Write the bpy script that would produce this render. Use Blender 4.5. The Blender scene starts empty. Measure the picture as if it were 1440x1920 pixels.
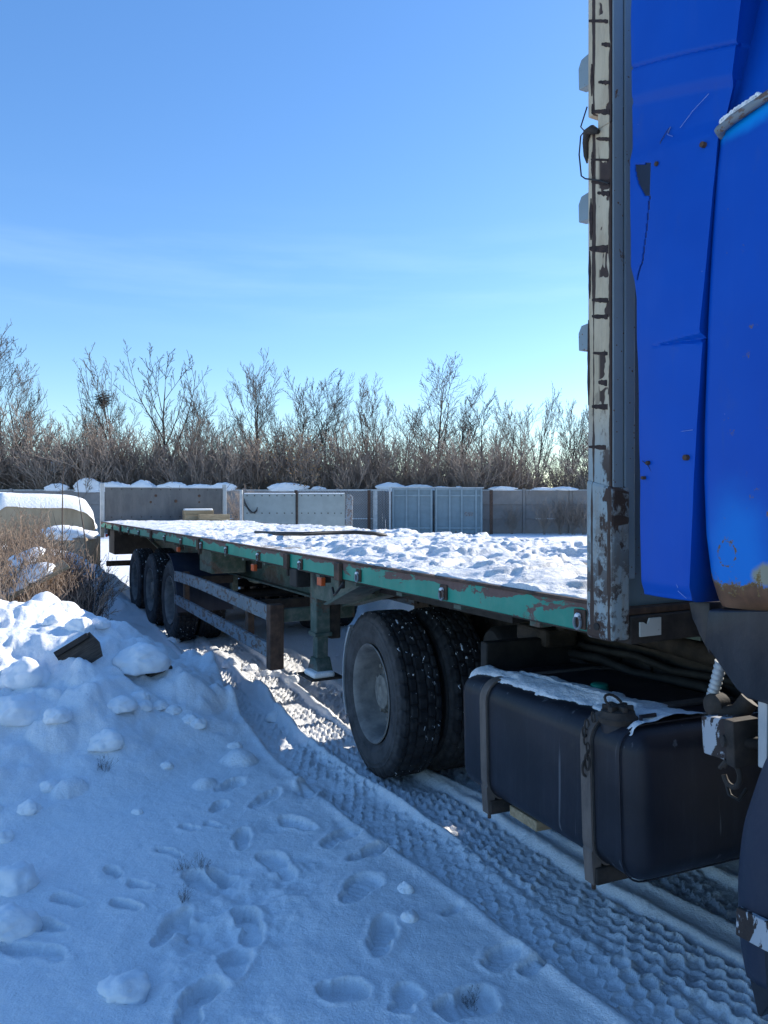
import bpy, bmesh, math, random
import numpy as np
from mathutils import Vector, Matrix, noise as mnoise

scene = bpy.context.scene
COL = scene.collection
R = math.radians
random.seed(7)

# ------------------------------------------------------------------ camera, sky, sun, exposure
F_PX, CX, HOR, CAM_H = 1400.0, 720.0, 945.0, 1.66
cam = bpy.data.cameras.new('camera')
cam.sensor_width = 36.0; cam.sensor_fit = 'AUTO'
cam.lens = F_PX / 1920.0 * 36.0
cam.shift_y = -(960 - HOR) / 1920.0
cam.clip_start = 0.05; cam.clip_end = 3000
cam_o = bpy.data.objects.new('camera', cam); COL.objects.link(cam_o)
cam_o.location = (0, 0, CAM_H); cam_o.rotation_euler = (R(90), 0, 0)
scene.camera = cam_o

SUN_AZ, SUN_EL = R(54.5), R(25.0)          # clockwise from +Y
world = bpy.data.worlds.new('World'); scene.world = world; world.use_nodes = True
wn, wl = world.node_tree.nodes, world.node_tree.links
wn.clear()
sky = wn.new('ShaderNodeTexSky'); sky.sky_type = 'NISHITA'; sky.sun_disc = False
sky.sun_elevation = SUN_EL; sky.sun_rotation = SUN_AZ
sky.altitude = 100; sky.air_density = 1.15; sky.dust_density = 0.25; sky.ozone_density = 3.0
hsv = wn.new('ShaderNodeHueSaturation'); hsv.inputs['Saturation'].default_value = 1.19; hsv.inputs['Hue'].default_value = 0.511
wl.new(sky.outputs[0], hsv.inputs['Color'])
ev = wn.new('ShaderNodeMix'); ev.data_type = 'RGBA'; ev.inputs['Factor'].default_value = 0.24   # evens zenith and horizon out
tn = wn.new('ShaderNodeMix'); tn.data_type = 'RGBA'; tn.blend_type = 'MULTIPLY'; tn.inputs['Factor'].default_value = 1.0
wl.new(hsv.outputs[0], tn.inputs[6]); tn.inputs[7].default_value = (0.93, 0.985, 0.985, 1)
wl.new(tn.outputs[2], ev.inputs[6]); ev.inputs[7].default_value = (0.50, 1.48, 3.30, 1)
# a faint band of thin high cloud
tc = wn.new('ShaderNodeTexCoord')
mp = wn.new('ShaderNodeMapping'); mp.inputs['Scale'].default_value = (2.0, 2.0, 17.0)
mp.inputs['Location'].default_value = (0.3, 0.1, 0.35)
wl.new(tc.outputs['Generated'], mp.inputs['Vector'])
nz = wn.new('ShaderNodeTexNoise'); nz.inputs['Scale'].default_value = 1.6
nz.inputs['Detail'].default_value = 6; nz.inputs['Roughness'].default_value = 0.55
wl.new(mp.outputs[0], nz.inputs['Vector'])
rp = wn.new('ShaderNodeValToRGB'); rp.color_ramp.elements[0].position = 0.44; rp.color_ramp.elements[1].position = 0.78
wl.new(nz.outputs['Fac'], rp.inputs['Fac'])
sp = wn.new('ShaderNodeSeparateXYZ'); wl.new(tc.outputs['Generated'], sp.inputs[0])
b1 = wn.new('ShaderNodeMapRange'); b1.interpolation_type = 'SMOOTHSTEP'
b1.inputs['From Min'].default_value = 0.19; b1.inputs['From Max'].default_value = 0.285
wl.new(sp.outputs['Z'], b1.inputs['Value'])
b2 = wn.new('ShaderNodeMapRange'); b2.interpolation_type = 'SMOOTHSTEP'
b2.inputs['From Min'].default_value = 0.38; b2.inputs['From Max'].default_value = 0.29
wl.new(sp.outputs['Z'], b2.inputs['Value'])
mm = wn.new('ShaderNodeMath'); mm.operation = 'MULTIPLY'; wl.new(b1.outputs[0], mm.inputs[0]); wl.new(b2.outputs[0], mm.inputs[1])
m2 = wn.new('ShaderNodeMath'); m2.operation = 'MULTIPLY'; wl.new(mm.outputs[0], m2.inputs[0]); wl.new(rp.outputs['Color'], m2.inputs[1])
m3 = wn.new('ShaderNodeMath'); m3.operation = 'MULTIPLY'; m3.inputs[1].default_value = 0.06; wl.new(m2.outputs[0], m3.inputs[0])
mx = wn.new('ShaderNodeMix'); mx.data_type = 'RGBA'
wl.new(m3.outputs[0], mx.inputs['Factor']); wl.new(ev.outputs[2], mx.inputs[6]); mx.inputs[7].default_value = (7.0, 8.2, 9.6, 1)
bg = wn.new('ShaderNodeBackground'); bg.inputs['Strength'].default_value = 0.132
wl.new(mx.outputs[2], bg.inputs['Color'])
wo = wn.new('ShaderNodeOutputWorld'); wl.new(bg.outputs[0], wo.inputs['Surface'])

sl = bpy.data.lights.new('sun', 'SUN'); sl.energy = 4.2; sl.angle = R(0.53); sl.color = (1.0, 0.93, 0.82)
so = bpy.data.objects.new('sun', sl); COL.objects.link(so)
sun_dir = Vector((math.sin(SUN_AZ) * math.cos(SUN_EL), math.cos(SUN_AZ) * math.cos(SUN_EL), math.sin(SUN_EL)))
so.rotation_euler = (-sun_dir).to_track_quat('-Z', 'Y').to_euler(); so.location = (20, 15, 12)

vs = scene.view_settings
vs.view_transform = 'Standard'; vs.look = 'None'; vs.exposure = 0.97; vs.gamma = 1.0; vs.use_curve_mapping = False
scene.cycles.use_denoising = True
scene.cycles.max_bounces = 6; scene.cycles.diffuse_bounces = 3; scene.cycles.glossy_bounces = 2
scene.cycles.transmission_bounces = 2; scene.cycles.caustics_reflective = False; scene.cycles.caustics_refractive = False

# ------------------------------------------------------------------ frames: photo pixel -> place
def ray(px, py):
    return Vector(((px - CX) / F_PX, 1.0, (HOR - py) / F_PX))
def at_depth(px, py, d):
    return Vector((0, 0, CAM_H)) + ray(px, py) * d
def at_height(px, py, h):
    r = ray(px, py); return Vector((0, 0, CAM_H)) + r * ((h - CAM_H) / r.z)
class Frame:
    def __init__(s, x, y, ang):
        s.o = Vector((x, y, 0)); s.a = ang
        s.ex = Vector((math.cos(ang), math.sin(ang), 0)); s.ey = Vector((-math.sin(ang), math.cos(ang), 0))
    def side(s, px, py, xoff=0.0):          # the ray meets the plane local x = xoff -> local (y, z)
        r = ray(px, py); c = Vector((0, 0, CAM_H)) - s.o
        t = (xoff - c.dot(s.ex)) / r.dot(s.ex)
        p = c + r * t
        return p.dot(s.ey), p.z
    def local(s, p):
        c = Vector(p) - s.o; return Vector((c.dot(s.ex), c.dot(s.ey), p[2]))
    def world(s, x, y, z=0.0):
        return s.o + s.ex * x + s.ey * y + Vector((0, 0, z))
TR = Frame(0.726, 2.64, R(27.6))            # trailer: front left corner of the deck, y runs to its rear
TK = Frame(-0.098, 4.575, R(22.5))          # tractor: outer face of the drive wheel, y runs to its rear

# ------------------------------------------------------------------ numpy noise
def _h(ix, iy, seed):
    n = (ix.astype(np.int64) * 374761393 + iy.astype(np.int64) * 668265263 + seed * 1442695041) & 0xFFFFFFFF
    n = ((n ^ (n >> 13)) * 1274126177) & 0xFFFFFFFF
    return ((n ^ (n >> 16)) & 0xFFFF) / 65535.0
def vn(x, y, seed=0):
    x = np.asarray(x, float); y = np.asarray(y, float)
    ix = np.floor(x); iy = np.floor(y); fx = x - ix; fy = y - iy
    fx = fx * fx * fx * (fx * (fx * 6 - 15) + 10); fy = fy * fy * fy * (fy * (fy * 6 - 15) + 10)
    a = _h(ix, iy, seed); b = _h(ix + 1, iy, seed); c = _h(ix, iy + 1, seed); d = _h(ix + 1, iy + 1, seed)
    return (a + (b - a) * fx) * (1 - fy) + (c + (d - c) * fx) * fy
def fbm(x, y, seed=0, octv=4, gain=0.5):
    t = 0; a = 1.0; n = 0
    for k in range(octv):
        t = t + a * vn(x * 2 ** k + 17.3 * k, y * 2 ** k - 9.1 * k, seed + k); n += a; a *= gain
    return t / n
def sst(a, b, x):
    t = np.clip((np.asarray(x, float) - a) / (b - a), 0, 1); return t * t * (3 - 2 * t)

# ------------------------------------------------------------------ materials
class Mat:
    def __init__(s, name):
        s.m = bpy.data.materials.new(name); s.m.use_nodes = True
        s.n = s.m.node_tree.nodes; s.l = s.m.node_tree.links
        s.b = s.n['Principled BSDF']
        s._co = s.n.new('ShaderNodeTexCoord').outputs['Object']
    def val(s, v):
        return v
    def put(s, sock, v):
        if hasattr(v, 'is_linked') or isinstance(v, bpy.types.NodeSocket): s.l.new(v, sock)
        else:
            if sock.type == 'RGBA' and len(v) == 3: v = (*v, 1)
            sock.default_value = v
    def co(s, scale=(1, 1, 1), loc=(0, 0, 0)):
        n = s.n.new('ShaderNodeMapping'); n.inputs['Scale'].default_value = scale; n.inputs['Location'].default_value = loc
        s.l.new(s._co, n.inputs['Vector']); return n.outputs[0]
    def noise(s, scale, detail=4, rough=0.55, stretch=(1, 1, 1), dist=0.0, loc=(0, 0, 0)):
        n = s.n.new('ShaderNodeTexNoise'); s.l.new(s.co(stretch, loc), n.inputs['Vector'])
        n.inputs['Scale'].default_value = scale; n.inputs['Detail'].default_value = detail
        n.inputs['Roughness'].default_value = rough; n.inputs['Distortion'].default_value = dist
        return n.outputs['Fac']
    def voro(s, scale, stretch=(1, 1, 1)):
        n = s.n.new('ShaderNodeTexVoronoi'); s.l.new(s.co(stretch), n.inputs['Vector']); n.inputs['Scale'].default_value = scale
        return n.outputs['Distance']
    def step(s, v, a, b):
        n = s.n.new('ShaderNodeMapRange'); n.interpolation_type = 'SMOOTHSTEP'
        n.inputs['From Min'].default_value = a; n.inputs['From Max'].default_value = b
        s.l.new(v, n.inputs['Value']); return n.outputs[0]
    def mth(s, op, a, b=0.0):
        n = s.n.new('ShaderNodeMath'); n.operation = op; s.put(n.inputs[0], a); s.put(n.inputs[1], b); return n.outputs[0]
    def mix(s, f, a, b):
        n = s.n.new('ShaderNodeMix'); n.data_type = 'RGBA'; s.put(n.inputs['Factor'], f); s.put(n.inputs[6], a); s.put(n.inputs[7], b)
        return n.outputs[2]
    def axis(s, k):
        n = s.n.new('ShaderNodeSeparateXYZ'); s.l.new(s._co, n.inputs[0]); return n.outputs[k]
    def spot(s, c, rad, warp=0.0, wscale=6.0):     # soft patch with a shape of its own round a local point
        n = s.n.new('ShaderNodeVectorMath'); n.operation = 'SUBTRACT'; s.l.new(s._co, n.inputs[0]); n.inputs[1].default_value = c
        d = s.n.new('ShaderNodeVectorMath'); d.operation = 'DIVIDE'; s.l.new(n.outputs[0], d.inputs[0]); d.inputs[1].default_value = rad
        L = s.n.new('ShaderNodeVectorMath'); L.operation = 'LENGTH'; s.l.new(d.outputs[0], L.inputs[0])
        v = L.outputs['Value']
        if warp: v = s.mth('ADD', v, s.mth('MULTIPLY', s.mth('SUBTRACT', s.noise(wscale), 0.5), warp))
        return v
    def bump(s, hgt, strength=0.3, dist=0.01, prev=None):
        n = s.n.new('ShaderNodeBump'); n.inputs['Strength'].default_value = strength; n.inputs['Distance'].default_value = dist
        s.l.new(hgt, n.inputs['Height'])
        if prev is not None: s.l.new(prev, n.inputs['Normal'])
        return n.outputs[0]
    def out(s, col, rough=0.7, metal=0.0, normal=None, spec=0.5):
        s.put(s.b.inputs['Base Color'], col); s.put(s.b.inputs['Roughness'], rough); s.put(s.b.inputs['Metallic'], metal)
        s.b.inputs['Specular IOR Level'].default_value = spec
        if normal is not None: s.l.new(normal, s.b.inputs['Normal'])
        return s.m

def m_snow(name, dirt_shade=0.0, grain=1.0, tint=(0.915, 0.925, 0.935), f=1.0, spk=0.86):
    m = Mat(name)
    c = m.mix(m.step(m.noise(2.2, 5), 0.35, 0.7), tint, tuple(v * 0.965 for v in tint))
    if dirt_shade:
        c = m.mix(m.mth('MULTIPLY', m.step(m.noise(5.5, 6, 0.65), 0.52, 0.72), dirt_shade), c, (0.33, 0.30, 0.26))
        c = m.mix(m.mth('MULTIPLY', m.step(m.voro(26), 0.10, 0.04), dirt_shade), c, (0.10, 0.085, 0.07))
    c = m.mix(m.step(m.noise(150 * f, 3, 0.7), 0.36, 0.64), c, tuple(v * spk for v in tint))
    c = m.mix(m.mth('MULTIPLY', m.step(m.noise(21 * f, 6, 0.75), 0.60, 0.74), 0.35), c, tuple(v * 0.84 for v in tint))
    n1 = m.bump(m.noise(26 * f, 5, 0.65), 0.50 * grain, 0.022 / f)
    n2 = m.bump(m.noise(120 * f, 4, 0.7), 0.55 * grain, 0.007 / f, n1)
    return m.out(c, 0.62, 0, n2, 0.35)
def m_paint(name, col, rust=(0.12, 0.06, 0.04), amt=0.5, scale=6.0, stretch=(1, 1, 1), rough=0.5, var=0.12, spots=0.0, fade=None, edge=None, dust=0.0):
    m = Mat(name)
    c = m.mix(m.step(m.noise(3.0, 5), 0.3, 0.7), col, tuple(v * (1 - var) for v in col))
    if fade: c = m.mix(m.mth('MULTIPLY', m.step(m.noise(7, 6, 0.7, (1, 1, 0.25)), 0.4, 0.75), 0.6), c, fade)
    nz = m.noise(scale, 7, 0.65, stretch, 0.4)
    if edge:                                  # more rust toward an edge plane: (axis, where, width, gain)
        d = m.mth('ABSOLUTE', m.mth('SUBTRACT', m.axis(edge[0]), edge[1]))
        nz = m.mth('ADD', nz, m.mth('MULTIPLY', m.step(d, edge[2], 0.0), edge[3]))
    t = 1.0 - amt
    mask = m.step(nz, t - 0.012, t + 0.012)
    if spots:
        sp_ = m.step(m.mth('ADD', m.voro(38), m.mth('MULTIPLY', m.noise(5, 3), 0.5)), 0.30 + 0.1 * spots, 0.24 + 0.1 * spots)
        mask = m.mth('MAXIMUM', mask, sp_)
    rc = m.mix(m.noise(40, 5, 0.7), rust, tuple(v * 2.1 for v in rust))
    c = m.mix(mask, c, rc)
    if dust: c = m.mix(m.mth('MULTIPLY', m.step(m.noise(14, 6, 0.7), 0.35, 0.8), dust), c, (0.30, 0.28, 0.26))
    r = m.mth('ADD', m.mth('MULTIPLY', mask, 0.9 - rough), rough)
    n = m.bump(m.mth('ADD', m.mth('MULTIPLY', mask, -0.6), m.noise(60, 4)), 0.25, 0.004)
    return m.out(c, r, 0, n, 0.4)
def m_plain(name, a, b, scale=8, rough=0.7, bump=0.2, bd=0.005, stretch=(1, 1, 1), metal=0.0, spec=0.4):
    m = Mat(name); nz = m.noise(scale, 6, 0.62, stretch)
    return m.out(m.mix(m.step(nz, 0.3, 0.7), a, b), rough, metal, m.bump(m.noise(scale * 4, 5, 0.65, stretch), bump, bd), spec)

SNOW = m_snow('snow', 0.0)
SNOW_PILE = m_snow('snow_lump', 0.0, 0.35, (0.93, 0.94, 0.95), 0.3, 0.95)
SNOW_DECK = m_snow('snow_on_deck', 0.75, 1.3, (0.83, 0.835, 0.84))  # tan soiling, plus shade among the crumbs put into the colour
GREEN = m_paint('green_rail_paint', (0.003, 0.26, 0.19), (0.085, 0.052, 0.045), 0.375, 3.2, (1, 0.8, 2.4), 0.5, 0.25, edge=(2, 1.31, 0.075, 0.18), dust=0.10, fade=(0.05, 0.26, 0.19))
FRAME_GREEN = m_paint('frame_green', (0.055, 0.10, 0.085), (0.06, 0.045, 0.035), 0.42, 5, (1, .4, 1), 0.6, 0.3, dust=0.45)
STEEL_OLD = m_paint('weathered_steel', (0.19, 0.235, 0.27), (0.085, 0.058, 0.048), 0.46, 16, (1, .7, 1.2), 0.6, 0.3, dust=.25)
RUST = m_plain('rusty_steel', (0.045, 0.028, 0.022), (0.11, 0.065, 0.045), 14, 0.85, 0.35)
SCAR = m_plain('rust_scar', (0.018, 0.012, 0.012), (0.055, 0.033, 0.028), 40, 0.85, 0.4)
RUST_DARK = m_plain('dark_rusty_steel', (0.02, 0.017, 0.015), (0.055, 0.042, 0.034), 14, 0.8, 0.3)
POST_GREY = m_paint('grey_steel_paint', (0.23, 0.29, 0.32), (0.10, 0.055, 0.035), 0.36, 7, (1, 1, 0.7), 0.5, 0.15, spots=0.6)
PANEL_GREY = m_paint('bulkhead_paint', (0.13, 0.195, 0.235), (0.085, 0.05, 0.035), 0.30, 5, (1, 1, 1), 0.5, 0.12, spots=0.35)
BLACK = m_plain('black_frame', (0.010, 0.010, 0.011), (0.028, 0.026, 0.025), 9, 0.7, 0.25)
BLACK_PLASTIC = m_paint('black_plastic', (0.016, 0.017, 0.021), (0.10, 0.11, 0.12), 0.28, 22, (1, 1, .5), 0.42, 0.3, fade=(0.045, 0.045, 0.05))
MUDGUARD = m_paint('dark_blue_mudguard', (0.018, 0.026, 0.05), (0.20, 0.20, 0.20), 0.27, 13, (1, 1, 0.6), 0.45, 0.3, fade=(0.05, 0.055, 0.07))
GALV = m_plain('galvanised', (0.33, 0.36, 0.38), (0.46, 0.48, 0.49), 7, 0.5, 0.1, metal=0.35)
WHITE_PLATE = m_paint('white_plate', (0.62, 0.60, 0.54), (0.09, 0.05, 0.035), 0.36, 16, (1, 1, 1), 0.6)
TIMBER = m_plain('sawn_timber', (0.26, 0.19, 0.11), (0.42, 0.33, 0.21), 5, 0.8, 0.4, 0.004, (1, 14, 14))
OLD_WOOD = m_plain('weathered_wood', (0.035, 0.028, 0.024), (0.10, 0.08, 0.065), 5, 0.85, 0.6, 0.006, (2, 18, 18))
DECK_WOOD = m_plain('deck_boards', (0.17, 0.15, 0.125), (0.30, 0.275, 0.235), 4, 0.85, 0.5, 0.004, (12, 1.0, 1))
PLY = m_paint('grey_plywood', (0.115, 0.12, 0.125), (0.05, 0.04, 0.035), 0.30, 10, (1, 1, 1), 0.7, 0.25, spots=0.1, fade=(0.17, 0.165, 0.16))
RUBBER_BLK = m_plain('black_hose', (0.012, 0.012, 0.013), (0.03, 0.03, 0.03), 20, 0.6, 0.1)
CONCRETE = m_plain('old_concrete', (0.30, 0.235, 0.16), (0.44, 0.365, 0.265), 3.0, 0.9, 0.5, 0.01, (1, 1, 0.4))
FENCE_CON = m_plain('fence_concrete', (0.215, 0.195, 0.185), (0.29, 0.265, 0.25), 1.2, 0.9, 0.3, 0.01)
GATE_RIB = m_paint('gate_rib_lit', (0.235, 0.305, 0.34), (0.09, 0.06, 0.045), 0.30, 1.8, (1, 1, 1), 0.6, 0.15)  # gate paint made lighter, relief lighting of the ribs put into colour
GATE_BLUE = m_paint('grey_gate_paint', (0.17, 0.235, 0.27), (0.09, 0.06, 0.045), 0.29, 1.4, (1, 1, 1), 0.6, 0.15)
BOARD_GREY = m_paint('grey_board_paint', (0.25, 0.295, 0.30), (0.09, 0.07, 0.055), 0.28, 2.4, (1, 1, 1), 0.6, 0.15)
ORANGE = m_plain('orange_lens', (0.55, 0.09, 0.02), (0.42, 0.07, 0.02), 14, 0.35, 0.05)
RED = m_plain('red_lens', (0.42, 0.03, 0.015), (0.3, 0.02, 0.012), 14, 0.35, 0.05)
GREEN_CAP = m_plain('green_cap', (0.0, 0.20, 0.15), (0.0, 0.13, 0.10), 18, 0.45, 0.1)
STRAP = m_plain('strap_steel', (0.085, 0.07, 0.062), (0.17, 0.135, 0.115), 12, 0.7, 0.2, stretch=(1, 1, 0.4))
BARK = m_plain('bark', (0.030, 0.026, 0.024), (0.06, 0.052, 0.047), 3, 0.9, 0.3)
TWIG_GREY = m_plain('grey_twigs', (0.060, 0.051, 0.047), (0.105, 0.09, 0.082), 0.5, 0.9, 0.0)
TWIG_BROWN = m_plain('brown_twigs', (0.23, 0.185, 0.155), (0.36, 0.295, 0.245), 0.5, 0.9, 0.0)
WEED = m_plain('dry_weed', (0.23, 0.16, 0.115), (0.37, 0.285, 0.215), 2, 0.9, 0.0)
STALK = m_plain('dark_stalk', (0.055, 0.042, 0.036), (0.12, 0.09, 0.07), 2, 0.9, 0.0)
LEAF_DRY = m_plain('dry_leaf', (0.30, 0.165, 0.07), (0.42, 0.27, 0.13), 2, 0.85, 0.0)
RIM_GREY = m_plain('dusty_rim', (0.11, 0.11, 0.11), (0.24, 0.23, 0.215), 9, 0.75, 0.25)
HUB_GREY = m_plain('dusty_hub', (0.13, 0.12, 0.105), (0.27, 0.245, 0.21), 16, 0.8, 0.3)
GLASS = m_plain('dark_glass', (0.01, 0.012, 0.014), (0.014, 0.016, 0.018), 3, 0.08, 0.0)

def m_tyre():
    m = Mat('tyre_rubber')
    c = m.mix(m.step(m.noise(9, 6, 0.65), 0.35, 0.75), (0.011, 0.011, 0.013), (0.036, 0.036, 0.037))
    rl = m.n.new('ShaderNodeVectorMath'); rl.operation = 'LENGTH'; m.l.new(m.co((0, 1, 1)), rl.inputs[0])
    c = m.mix(m.mth('MULTIPLY', m.step(rl.outputs['Value'], 0.475, 0.45), m.step(m.noise(7, 6, .7), .2, .7)), c, (0.075, 0.073, 0.074))
    ax = m.mth('ABSOLUTE', m.axis(0))           # tread lies at |x| < 0.12
    # snow packed in the tread as small chips
    chip = m.mth('MULTIPLY', m.step(m.noise(30, 3, .55, (1.7, .8, .8)), 0.645, 0.665), m.step(m.noise(4.5, 2), 0.47, 0.55))
    r2 = m.n.new('ShaderNodeVectorMath'); r2.operation = 'LENGTH'; cc = m.co((0, 1, 1)); m.l.new(cc, r2.inputs[0])
    chip = m.mth('MULTIPLY', chip, m.step(r2.outputs['Value'], 0.465, 0.475))
    c = m.mix(chip, c, (0.85, 0.87, 0.9))
    return m.out(c, 0.8, 0, m.bump(m.noise(70, 4), 0.2, 0.003), 0.3)
TYRE = m_tyre()

def m_tank():
    m = Mat('tank_paint')
    c = m.mix(m.step(m.noise(4, 5), 0.3, 0.7), (0.008, 0.009, 0.014), (0.017, 0.018, 0.026))
    c = m.mix(m.mth('MULTIPLY', m.step(m.noise(14, 8, 0.8, (1, 2.4, 0.10)), 0.50, 0.80), 0.36), c, (0.06, 0.066, 0.085))
    c = m.mix(m.mth('MULTIPLY', m.step(m.noise(3.1, 8, 0.72, (1, 1, 0.7), 0, (3, 1, 7)), 0.58, 0.80), 0.45), c, (0.075, 0.068, 0.058))
    c = m.mix(m.mth('MULTIPLY', m.step(m.noise(26, 3, .5, (1, 1.6, .05), .3, (5, 3, 2)), 0.66, 0.72), 0.35), c, (0.22, 0.23, 0.25))
    return m.out(c, 0.45, 0, m.bump(m.noise(5, 5, 0.5), 0.25, 0.02), 0.30)
TANK = m_tank()

def m_post():
    m = Mat('corner_post_paint')
    base = m.mix(m.step(m.noise(2.6, 5, .6, (1, 1, .5)), 0.35, 0.7), (0.46, 0.365, 0.24), (0.55, 0.47, 0.345))
    base = m.mix(m.step(m.axis(2), 2.05, 1.75), base, (0.27, 0.33, 0.35))
    nv = m.noise(9, 4, .6, (1, 1, .35), 0, (4, 4, 9))
    seam = m.mth('SUBTRACT', m.mth('ABSOLUTE', m.mth('ADD', m.axis(1), 0.026)), m.mth('MULTIPLY', m.mth('SUBTRACT', nv, 0.36), 0.035))
    seam = m.step(seam, 0.003, 0.0)
    frontl = m.mth('SUBTRACT', m.mth('ABSOLUTE', m.mth('ADD', m.axis(1), 0.106)), m.mth('MULTIPLY', m.mth('SUBTRACT', m.noise(12, 4, .6, (1, 1, .5), 0, (1, 7, 3)), 0.30), 0.026))
    frontl = m.step(frontl, 0.003, 0.0)
    band = m.mth('ADD', m.noise(12.5, 2, 0.5, (0.2, 0.35, 1.0), 0.15, (2, 3, 1)), m.mth('MULTIPLY', m.mth('SUBTRACT', m.noise(30, 3), .5), .06))
    dash = m.mth('MULTIPLY', m.mth('MULTIPLY', m.step(band, 0.70, 0.74), m.step(m.axis(1), -0.018, -0.028)), m.step(m.axis(2), 1.78, 1.86))
    dash2 = m.mth('MULTIPLY', m.step(m.noise(10.5, 2, 0.5, (0.3, 1.6, 1.0), 0.3, (9, 5, 6)), 0.60, 0.62), m.step(m.axis(1), -0.045, -0.06))
    streak = m.mth('MAXIMUM', m.mth('MAXIMUM', seam, frontl), dash2)
    low = m.mth('MULTIPLY', m.step(m.noise(13, 8, 0.75), 0.47, 0.54), m.step(m.axis(2), 1.75, 1.25))
    mid = m.mth('MULTIPLY', m.step(m.noise(5, 7, 0.7, (1, 1, .6)), 0.55, 0.60), m.step(m.axis(2), 2.3, 1.7))
    mask = m.mth('MAXIMUM', m.mth('MAXIMUM', dash, streak), m.mth('MAXIMUM', low, mid))
    halo = m.mth('MULTIPLY', m.step(m.noise(14, 6, .7, (1, 1, .3)), 0.42, 0.70), .55)
    base = m.mix(halo, base, (0.30, 0.22, 0.15))
    base = m.mix(m.mth('MULTIPLY', m.step(m.noise(60, 4, .7, (1, 1, .12)), .45, .75), .35), base, (0.24, 0.21, 0.17))
    rc = m.mix(m.noise(30, 5, .7), (0.022, 0.015, 0.014), (0.075, 0.042, 0.03))
    c = m.mix(mask, base, rc)
    return m.out(c, 0.65, 0, m.bump(m.mth('ADD', m.mth('MULTIPLY', mask, -.7), m.noise(50, 4)), 0.35, 0.004), 0.35)
POST = m_post()

def m_blue(kind):
    m = Mat('blue_' + kind)
    a = (0.001, 0.060, 0.38); b = (0.002, 0.078, 0.45)
    c = m.mix(m.step(m.noise(1.3, 4), 0.3, 0.7), a, b)
    c = m.mix(m.mth('MULTIPLY', m.step(m.noise(10, 6, .7, (1, 1, .12)), 0.52, 0.8), 0.14), c, (0.05, 0.13, 0.48))
    if kind == 'cab':
        def P(px, py): y, z = TK.side(px, py, 0.0); return (0.0, y, z)
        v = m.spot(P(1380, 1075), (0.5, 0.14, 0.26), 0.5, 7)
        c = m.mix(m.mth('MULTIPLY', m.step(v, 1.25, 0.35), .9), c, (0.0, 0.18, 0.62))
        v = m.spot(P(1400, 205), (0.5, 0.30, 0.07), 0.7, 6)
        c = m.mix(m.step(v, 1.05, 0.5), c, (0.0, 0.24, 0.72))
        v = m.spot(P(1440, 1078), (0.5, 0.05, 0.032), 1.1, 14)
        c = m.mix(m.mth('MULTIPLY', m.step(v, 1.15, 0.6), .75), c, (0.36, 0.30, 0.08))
        v = m.spot(P(1363, 1038), (0.5, 0.032, 0.036), 0.25, 30)
        ring = m.mth('MULTIPLY', m.step(m.mth('ABSOLUTE', m.mth('SUBTRACT', v, 1.0)), 0.16, 0.06), m.step(m.noise(70, 4), 0.47, 0.53))
        c = m.mix(ring, c, (0.14, 0.10, 0.05))
        zb = P(1400, 1132)[2]
        rust = m.mth('ADD', m.noise(13, 7, 0.72), m.mth('MULTIPLY', m.step(m.axis(2), zb + 0.11, zb - 0.02), 0.42))
        mask = m.step(rust, 0.70, 0.73)
        c = m.mix(m.step(rust, 0.63, 0.70), c, (0.18, 0.12, 0.04))
        c = m.mix(mask, c, m.mix(m.noise(30, 5), (0.06, 0.035, 0.025), (0.22, 0.11, 0.06)))
    c = m.mix(m.mth('MULTIPLY', m.step(m.voro(9), 0.018, 0.0), 0.8), c, (0.35, 0.42, 0.6))
    c = m.mix(m.mth('MULTIPLY', m.step(m.noise(30, 8, .8, (1, 1, .08), 0, (2, 9, 1)), 0.56, 0.78), 0.30), c, (0.06, 0.10, 0.22))
    c = m.mix(m.mth('MULTIPLY', m.step(m.noise(5, 8, .75, (1, 1, .6), 0, (7, 2, 5)), 0.56, 0.80), 0.30), c, (0.09, 0.11, 0.16))
    return m.out(c, 0.42, 0, m.bump(m.noise(3.0, 4), 0.12, 0.02), 0.14)
BLUE_F = m_blue('fairing'); BLUE_C = m_blue('cab')

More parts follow.
